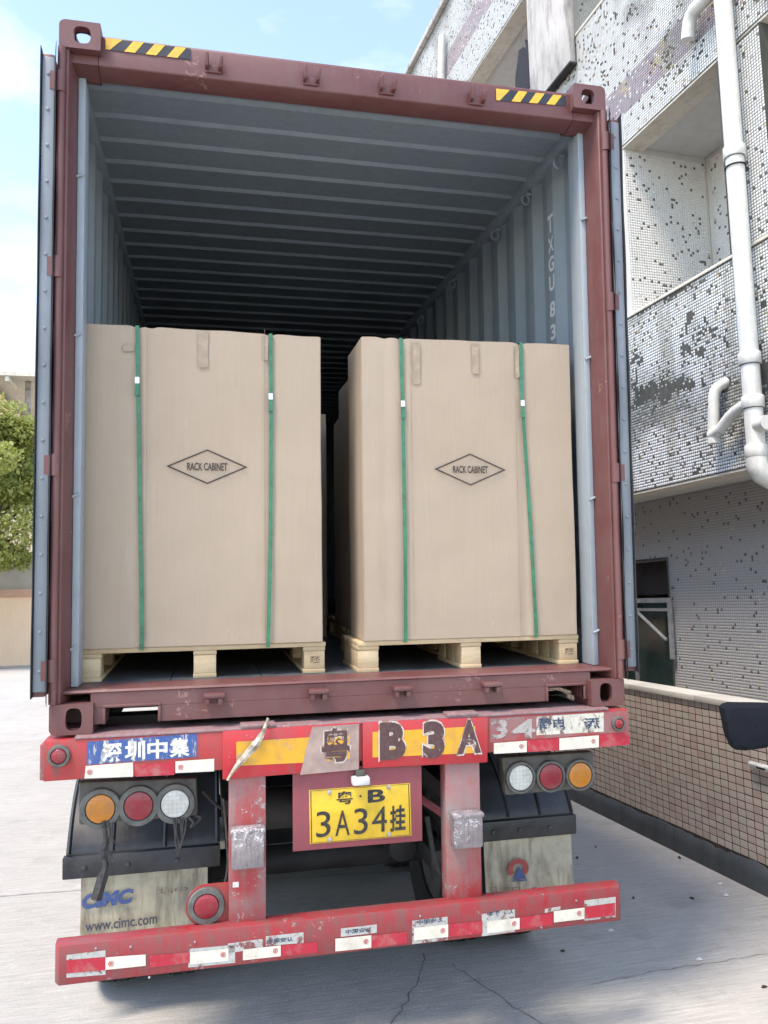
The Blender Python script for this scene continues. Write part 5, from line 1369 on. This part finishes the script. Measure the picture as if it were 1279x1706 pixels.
def flap(x0, x1, parent):
    m = MB(); G = []
    for i in range(15):
        k = i / 14; row = []
        for j in range(9):
            w = j / 8; row.append((x0 + (x1 - x0) * w, gy - 0.012 - 0.035 * k * k + 0.012 * math.sin(w * 3.1) * k, gzz - 0.07 - 0.37 * k))
        G.append(row)
    m.sheet(G, (0, 0.008, 0)); return m.build('mud_flap', M_FLAP, parent, smooth=True)
f1 = flap(at(136, 1480, gy)[0], at(346, 1480, gy)[0], g1); f2 = flap(at(806, 1440, gy)[0], at(951, 1440, gy)[0], g2)
def on_flap(pts):
    Q = cquad(pts, gy)
    for q_ in Q:
        k = min(1, max(0, (gzz - 0.07 - q_.z) / 0.37)); q_.y = gy - 0.012 - 0.035 * k * k - 0.010
    return Q
M_BLUEINK = worn('flap_blue_ink', (0.030, 0.070, 0.21), (0.36, 0.33, 0.26), 0.20, 24); M_WWWINK = worn('flap_dark_ink', (0.035, 0.045, 0.075), (0.30, 0.27, 0.20), 0.12, 24); M_GREYINK = worn('flap_grey_ink', (0.13, 0.13, 0.125), (0.36, 0.33, 0.26), 0.36, 30); M_BROWNINK = worn('flap_brown_ink', (0.15, 0.085, 0.065), (0.36, 0.33, 0.26), 0.42, 30); M_REDINK = worn('flap_red_ink', (0.33, 0.045, 0.040), (0.36, 0.33, 0.26), 0.10, 30)
for body, pts, mat, bo, sh in (('CIMC', [(138, 1512), (224, 1500), (224, 1476), (138, 1487)], M_BLUEINK, 0.06, 0.18), ('www.cimc.com', [(144, 1547), (263, 1533), (263, 1517), (144, 1531)], M_WWWINK, 0.02, 0.0), ('圳中', [(265, 1487), (313, 1482), (313, 1473), (265, 1477)], M_BROWNINK, 0.0, 0.0)):
    m = MB(); lettering(m, body, on_flap(pts), bo, sh); m.build('flap_lettering', mat, f1, fix=False)
for ch_, (a, b) in zip('马阳三', ((810, 826), (836, 862), (880, 896))):
    m = MB(); lettering(m, ch_, on_flap([(a, 1488), (b, 1486), (b, 1472), (a, 1474)]), 0.0); m.build('flap_lettering', M_BROWNINK, f2, fix=False)
Q = on_flap([(843, 1462), (877, 1460), (877, 1426), (843, 1428)]); c = sum(Q, Vector()) / 4; hw = (Q[1].x - Q[0].x) / 2; hh = (Q[3].z - Q[0].z) / 2
m = MB(); A = [math.radians(-40 + 260 * i / 40) for i in range(41)]
m.add([(c.x + hw * math.cos(a), c.y, c.z + hh * math.sin(a)) for a in A] + [(c.x + hw * .52 * math.cos(a), c.y, c.z + hh * .52 * math.sin(a)) for a in A], [(i, i + 1, 42 + i, 41 + i) for i in range(40)]); m.build('flap_emblem', M_REDINK, f2)
m = MB(); m.add([(c.x - hw * .55, c.y - .0008, c.z - hh * 1.0), (c.x + hw * .75, c.y - .0008, c.z - hh * 1.0), (c.x + hw * .08, c.y - .0008, c.z + hh * .22)], [(0, 1, 2)]); m.build('flap_emblem', M_BLUEINK, f2)
m = MB(); m.box(c.x - hw * .6, c.x + hw * .8, c.y - .0012, c.y - .0004, c.z - hh * 1.22, c.z - hh * 1.10); m.build('flap_emblem', M_BLUEINK, f2)
# cords dangling under the left lamps
def cord(pts, r_, y=YT - 0.02, name='dangling_cord', mat=M_ROPE, n=6):
    P = []
    for i, (u, v) in enumerate(pts):
        yy = y - 0.008 * math.sin(i * 1.7); x, z = at(u, v, yy); P.append(Vector((x, yy, z)))
    S = []
    for i in range(len(P) - 1):
        p0, p1, p2, p3 = P[max(0, i - 1)], P[i], P[i + 1], P[min(len(P) - 1, i + 2)]
        for j in range(5):
            t_ = j / 5; S.append(0.5 * ((2 * p1) + (p2 - p0) * t_ + (2 * p0 - 5 * p1 + 4 * p2 - p3) * t_ * t_ + (3 * p1 - p0 - 3 * p2 + p3) * t_ ** 3))
    S.append(P[-1]); m = MB(); m.tube(S, r_, n); return m.build(name, mat, TR, smooth=True)
cord([(173, 1368), (176, 1400), (172, 1420), (176, 1440), (168, 1470), (160, 1498)], [0.010] * 10 + [0.013] * 8 + [0.022] * 8, n=5)
cord([(182, 1370), (183, 1400), (174, 1410), (186, 1425), (189, 1436), (184, 1438), (180, 1420), (182, 1395)], 0.004); cord([(188, 1370), (187, 1395), (196, 1406), (208, 1402), (214, 1388), (210, 1372)], 0.0032)
for i, d in enumerate((0, 6, 11, 17, 22)):
    rr = random.Random(i); cord([(289 + d, 1362), (290 + d * 0.9 + rr.uniform(-3, 3), 1385), (291 + d * 0.7 + rr.uniform(-4, 4), 1402), (296 + rr.uniform(-4, 6), 1418 + rr.uniform(0, 14))], 0.0042)
cord([(315, 1362), (322, 1370), (318, 1378), (330, 1368), (335, 1362), (326, 1360)], 0.005)
# running gear
for (xa, xb2) in ((0.66, 0.80), (1.64, 1.78)): tpart('chassis_rail', M_DARKSTEEL, (xa, xb2, 0.21, 11.8, -0.42, -0.35), (xa + .055, xb2 - .055, 0.21, 11.8, -0.349, -0.091), (xa, xb2, 0.21, 11.8, -0.09, -0.02))
for i in range(9): tpart('cross_beam', M_DARKSTEEL, (0.05, 2.39, 0.5 + i * 1.35, 0.62 + i * 1.35, -0.16, -0.022), (0.81, 1.63, 0.9 + i * 1.3, 1.0 + i * 1.3, -0.40, -0.17))
for y in (WCY, WCY + 1.31, WCY + 2.62):
    zc = gz(y) + RW
    m = MB(); m.tube([(0.20, y, zc), (2.24, y, zc)], 0.075, 14); ax = m.build('axle', M_DARKSTEEL, TR, smooth=True)
    for x in (0.70, 1.70):
        m = MB(); m.box(x, x + 0.09, y - 0.55, y + 0.55, zc + 0.07, zc + 0.16); m.build('leaf_spring', M_DARKSTEEL, ax)
    for xc in (0.17, 0.49, 1.95, 2.27):
        m = MB(); hw_ = 0.132
        m.lathe((xc, y, zc), (1, 0, 0), [(0.29, -hw_ * 0.8), (0.33, -hw_), (0.44, -hw_ * 1.03), (0.485, -hw_ * 0.82), (0.496, -hw_ * 0.5), (0.489, -hw_ * 0.48), (0.489, -hw_ * 0.42), (0.497, -hw_ * 0.40), (0.50, -0.012), (0.491, -0.010), (0.491, 0.010), (0.50, 0.012), (0.497, hw_ * 0.40), (0.489, hw_ * 0.42), (0.489, hw_ * 0.48), (0.496, hw_ * 0.5), (0.485, hw_ * 0.82), (0.44, hw_ * 1.03), (0.33, hw_), (0.29, hw_ * 0.8), (0.29, -hw_ * 0.8)], 44)
        wh = m.build('wheel', M_TYRE, TR, smooth=True, angle=30)
        m = MB(); m.lathe((xc, y, zc), (1, 0, 0), [(0, -0.03), (0.16, -0.03), (0.2, 0.05), (0.286, 0.06), (0.286, -0.09), (0.2, -0.07), (0, -0.07)], 30); m.build('rim', M_RIM, wh, smooth=True, angle=40)
for y in (WCY, WCY + 1.31):
    zc = gz(y) + RW
    for x in (0.80, 1.62):
        m = MB(); m.lathe((x, y - 0.30, zc + 0.10), (0, 1, 0.1), [(0, 0), (0.075, 0.01), (0.085, 0.05), (0.085, 0.13), (0.06, 0.16), (0.02, 0.17), (0.02, 0.30), (0, 0.30)], 18); m.build('brake_chamber', M_DARKSTEEL, TR, smooth=True)
    m = MB(); m.box(0.86, 1.58, y + 0.30, y + 0.36, zc - 0.02, zc + 0.30); m.build('cross_brace', M_DARKSTEEL, TR, bevel=0.01)
# bits of hanging gear under the chassis
for x, y, z, a, b in ((0.98, 0.75, -0.55, 0.16, 0.4), (1.42, 0.85, -0.56, 0.12, 0.3)):
    m = MB(); m.tube([(x - a, y, z), (x + a, y, z)], 0.10, 16); m.build('air_tank', M_DARKSTEEL, TR, smooth=True)
cord([(372, 1330), (377, 1380), (380, 1440), (374, 1475)], 0.005, 0.02, 'air_hose'); cord([(338, 1318), (360, 1340), (378, 1352)], 0.007, 0.25, 'air_hose')
cord([(700, 1330), (730, 1350), (760, 1376)], 0.02, 0.5, 'air_hose', M_PLATEBACK); cord([(712, 1360), (722, 1420), (733, 1455), (742, 1410), (746, 1360)], 0.012, 0.5, 'air_hose')
for x in (0.10, 2.30): tpart('outer_rail', M_DARKSTEEL, (x - 0.05, x + 0.05, 0.21, 11.8, -0.13, -0.03))
# tractor unit far in front, seen only under the trailer
TC = root('tractor_unit', IDM, (W / 2, 13.5, 0), 'dark truck tractor far in front under the container', 'truck')
m = MB(); m.box(0.75, 1.69, 10.2, 16.5, 0.75, 1.0); m.build('frame', M_DARKSTEEL, TC)
m = MB(); m.prism([(13.2, 0.9), (15.6, 0.9), (15.6, 2.2), (15.2, 3.4), (13.2, 3.5)], 0, 0.0, 2.43); m.build('cab', M_RED, TC, bevel=0.06)
for y in (10.9, 12.2, 14.8):
    for xc in (0.16, 2.28):
        m = MB(); m.lathe((xc, y, 0.5), (1, 0, 0), [(0.28, -0.13), (0.46, -0.14), (0.5, -0.09), (0.5, 0.09), (0.46, 0.14), (0.28, 0.13), (0.28, -0.13)], 32); wh = m.build('wheel', M_TYRE, TC, smooth=True, angle=30)
        m = MB(); m.lathe((xc, y, 0.5), (1, 0, 0), [(0, -0.05), (0.28, -0.05), (0.28, 0.05), (0, 0.05)], 24); m.build('rim', M_RIM, wh)
m = MB(); m.lathe((1.22, 11.6, 1.0), (0, 0, 1), [(0, 0), (0.45, 0), (0.45, 0.12), (0, 0.12)], 24); m.build('fifth_wheel', M_DARKSTEEL, TC)
# ------------------------------------------------------------------ scooter whose mirror shows at the right edge
def wray(u, v, dist):
    d = (TM.to_3x3() @ CR) @ Vector(((u - 640) / FOC, 1, -(v - 853) / FOC)); return CW + d.normalized() * dist
mc = wray(1245, 1210, 3.3)
right = (TM.to_3x3() @ CR) @ Vector((1, 0, 0)); right.z = 0; right.normalize(); fwd = Vector((-right.y, right.x, 0))
SM = Matrix(((right.x, fwd.x, 0, mc.x), (right.y, fwd.y, 0, mc.y), (0, 0, 1, 0), (0, 0, 0, 1)))      # x right, y away from the camera
sc_z = mc.z
SCO = root('motor_scooter', SM, (0.42, 0, 0), 'scooter at the right edge of which only one black mirror shows', 'scooter')
pxm = 3.3 / FOC
def sp(u, v): return ((u - 1245) * pxm, -(v - 1210) * pxm)
lo = [sp(*p) for p in ((1208, 1182), (1213, 1177), (1222, 1175), (1268, 1176.5), (1292, 1178), (1298, 1184), (1297, 1198), (1288, 1222), (1278, 1237), (1268, 1242), (1240, 1245), (1226, 1243.5), (1220, 1238), (1213, 1220))]
m = MB(); n = len(lo); cx = sum(p[0] for p in lo) / n; cz = sum(p[1] for p in lo) / n
rings = []
for (k, y) in ((0.0, -0.034), (0.45, -0.033), (0.8, -0.028), (0.95, -0.018), (1.0, 0.0), (1.0, 0.02), (0.93, 0.024)):
    rings.append([(cx + (x - cx) * max(k, 0.02), y, sc_z + cz + (z - cz) * max(k, 0.02)) for x, z in lo])
for a, b in zip(rings, rings[1:]): m.add(a + b, [(i, (i + 1) % n, n + (i + 1) % n, n + i) for i in range(n)])
mir = m.build('mirror_housing', M_BLACKPL, SCO, smooth=True, angle=50); mir['label'] = 'black mirror housing'
m = MB(); m.add([(cx + (x - cx) * 0.92, 0.0235, sc_z + cz + (z - cz) * 0.92) for x, z in lo], [tuple(range(n))]); m.build('mirror_glass', plain('mirror_silver', (0.75, 0.77, 0.8), 0.05, 1.0, 0.02, 5, 0), mir)
hx = 0.56; hz = 1.06
m = MB(); m.tube([(cx + 0.07, 0.0, sc_z + cz - 0.02), (0.21, -0.01, sc_z - 0.02), (0.25, -0.02, sc_z - 0.10), (0.29, -0.02, hz)], 0.007, 8); m.build('mirror_stem', M_BLACKPL, SCO, smooth=True)
m = MB(); m.tube([(0.19, 0.02, hz - 0.01), (0.32, 0, hz), (hx, -0.04, hz - 0.02), (hx + 0.18, 0, hz), (hx + 0.31, 0.02, hz - 0.01)], 0.014, 10); m.build('handlebar', M_BLACKPL, SCO, smooth=True)
m = MB(); m.tube([(hx, -0.04, hz), (hx, 0.05, 0.6), (hx, 0.14, 0.26)], [0.03, 0.035, 0.03], 10); m.build('fork', M_BLACKPL, SCO, smooth=True)
m = MB(); m.prism([(hx - 0.14, 0.35), (hx - 0.16, 0.85), (hx - 0.08, 1.02), (hx + 0.08, 1.02), (hx + 0.16, 0.85), (hx + 0.14, 0.35)], 1, 0.0, 0.05); m.build('front_shield', M_REDBUMP, SCO, bevel=0.015)
m = MB(); m.box(hx - 0.14, hx + 0.14, -0.44, -0.001, 0.27, 0.33); m.build('footboard', M_BLACKPL, SCO, bevel=0.01)
m = MB(); m.prism([(-0.42, 0.3), (-0.42, 0.66), (-1.05, 0.72), (-1.12, 0.5), (-0.9, 0.34)], 0, hx - 0.13, hx + 0.13); m.build('body_shell', M_REDBUMP, SCO, bevel=0.03)
m = MB(); m.prism([(-0.40, 0.665), (-0.42, 0.73), (-1.05, 0.80), (-1.08, 0.725)], 0, hx - 0.12, hx + 0.12); m.build('seat', M_BLACKPL, SCO, bevel=0.02)
for y in (0.14, -0.95):
    m = MB(); m.torus((hx, y, 0.23), (1, 0, 0), 0.185, 0.045, 28, 10); wh = m.build('wheel', M_TYRE, SCO, smooth=True); m = MB(); m.lathe((hx, y, 0.23), (1, 0, 0), [(0, -0.03), (0.14, -0.025), (0.15, 0), (0.14, 0.025), (0, 0.03)], 20); m.build('rim', M_RIM, wh, smooth=True)
# ------------------------------------------------------------------ litter on the ground
rl = random.Random(21)
for i, (u, v) in enumerate(((962, 1430), (1056, 1497), (1132, 1430), (1153, 1498), (938, 1586), (1274, 1646), (993, 1412))):
    x, y = gp(u, v); a = rl.uniform(0, 6.28); L_ = rl.uniform(0.012, 0.030); wd = L_ * 0.4; ca, sa = math.cos(a), math.sin(a)
    P = [(-L_, 0, 0.004), (-L_ * .3, wd, 0.012), (L_ * .4, wd * .8, 0.010), (L_, 0, 0.006), (L_ * .4, -wd * .8, 0.013), (-L_ * .3, -wd, 0.009), (0, 0, 0.003)]
    m = MB(); m.add([(x + p[0] * ca - p[1] * sa, y + p[0] * sa + p[1] * ca, p[2]) for p in P], [(0, 6, 1), (1, 6, 2), (2, 6, 3), (3, 6, 4), (4, 6, 5), (5, 6, 0)])
    m.add([(x + p[0] * ca - p[1] * sa, y + p[0] * sa + p[1] * ca, p[2] - 0.0015) for p in P], [(1, 6, 0), (2, 6, 1), (3, 6, 2), (4, 6, 3), (5, 6, 4), (0, 6, 5)])
    tag(m.build('dry_leaf', M_LEAF_DRY, base=(x, y, 0), fix=False), 'small dry brown leaf or crumb lying on the concrete', 'leaf', 'litter on the concrete')
for i, (u, v) in enumerate(((1018, 1552), (1200, 1474), (1210, 1493), (1165, 1600))):
    x, y = gp(u, v); m = MB(); L_ = 0.016
    m.add([(x - L_, y - .008, 0.004), (x + L_, y - .01, 0.006), (x + L_ * .8, y + .012, 0.012), (x - L_ * .9, y + .009, 0.007), (x, y, 0.002)], [(0, 1, 2, 3), (0, 4, 1), (1, 4, 2), (2, 4, 3), (3, 4, 0)])
    tag(m.build('paper_scrap', M_WHITEBKT, base=(x, y, 0)), 'tiny white scrap lying on the concrete between bumper and wall', 'scrap', 'white scraps on the concrete')
x, y = gp(944, 1325); m = MB(); G = []
for i in range(6): G.append([(x - 0.05 + 0.02 * j, y + 0.03 * (i - 2.5), 0.012 + 0.035 * abs(noise.noise(Vector((i * 1.3, j * 1.7, 2))))) for j in range(6)])
m.sheet(G, (0, 0, -0.003)); tag(m.build('plastic_scrap', plain('blue_plastic', (0.07, 0.17, 0.55), 0.4), base=(x, y, 0), smooth=True), 'crumpled blue plastic scrap at the foot of the low wall', 'scrap')
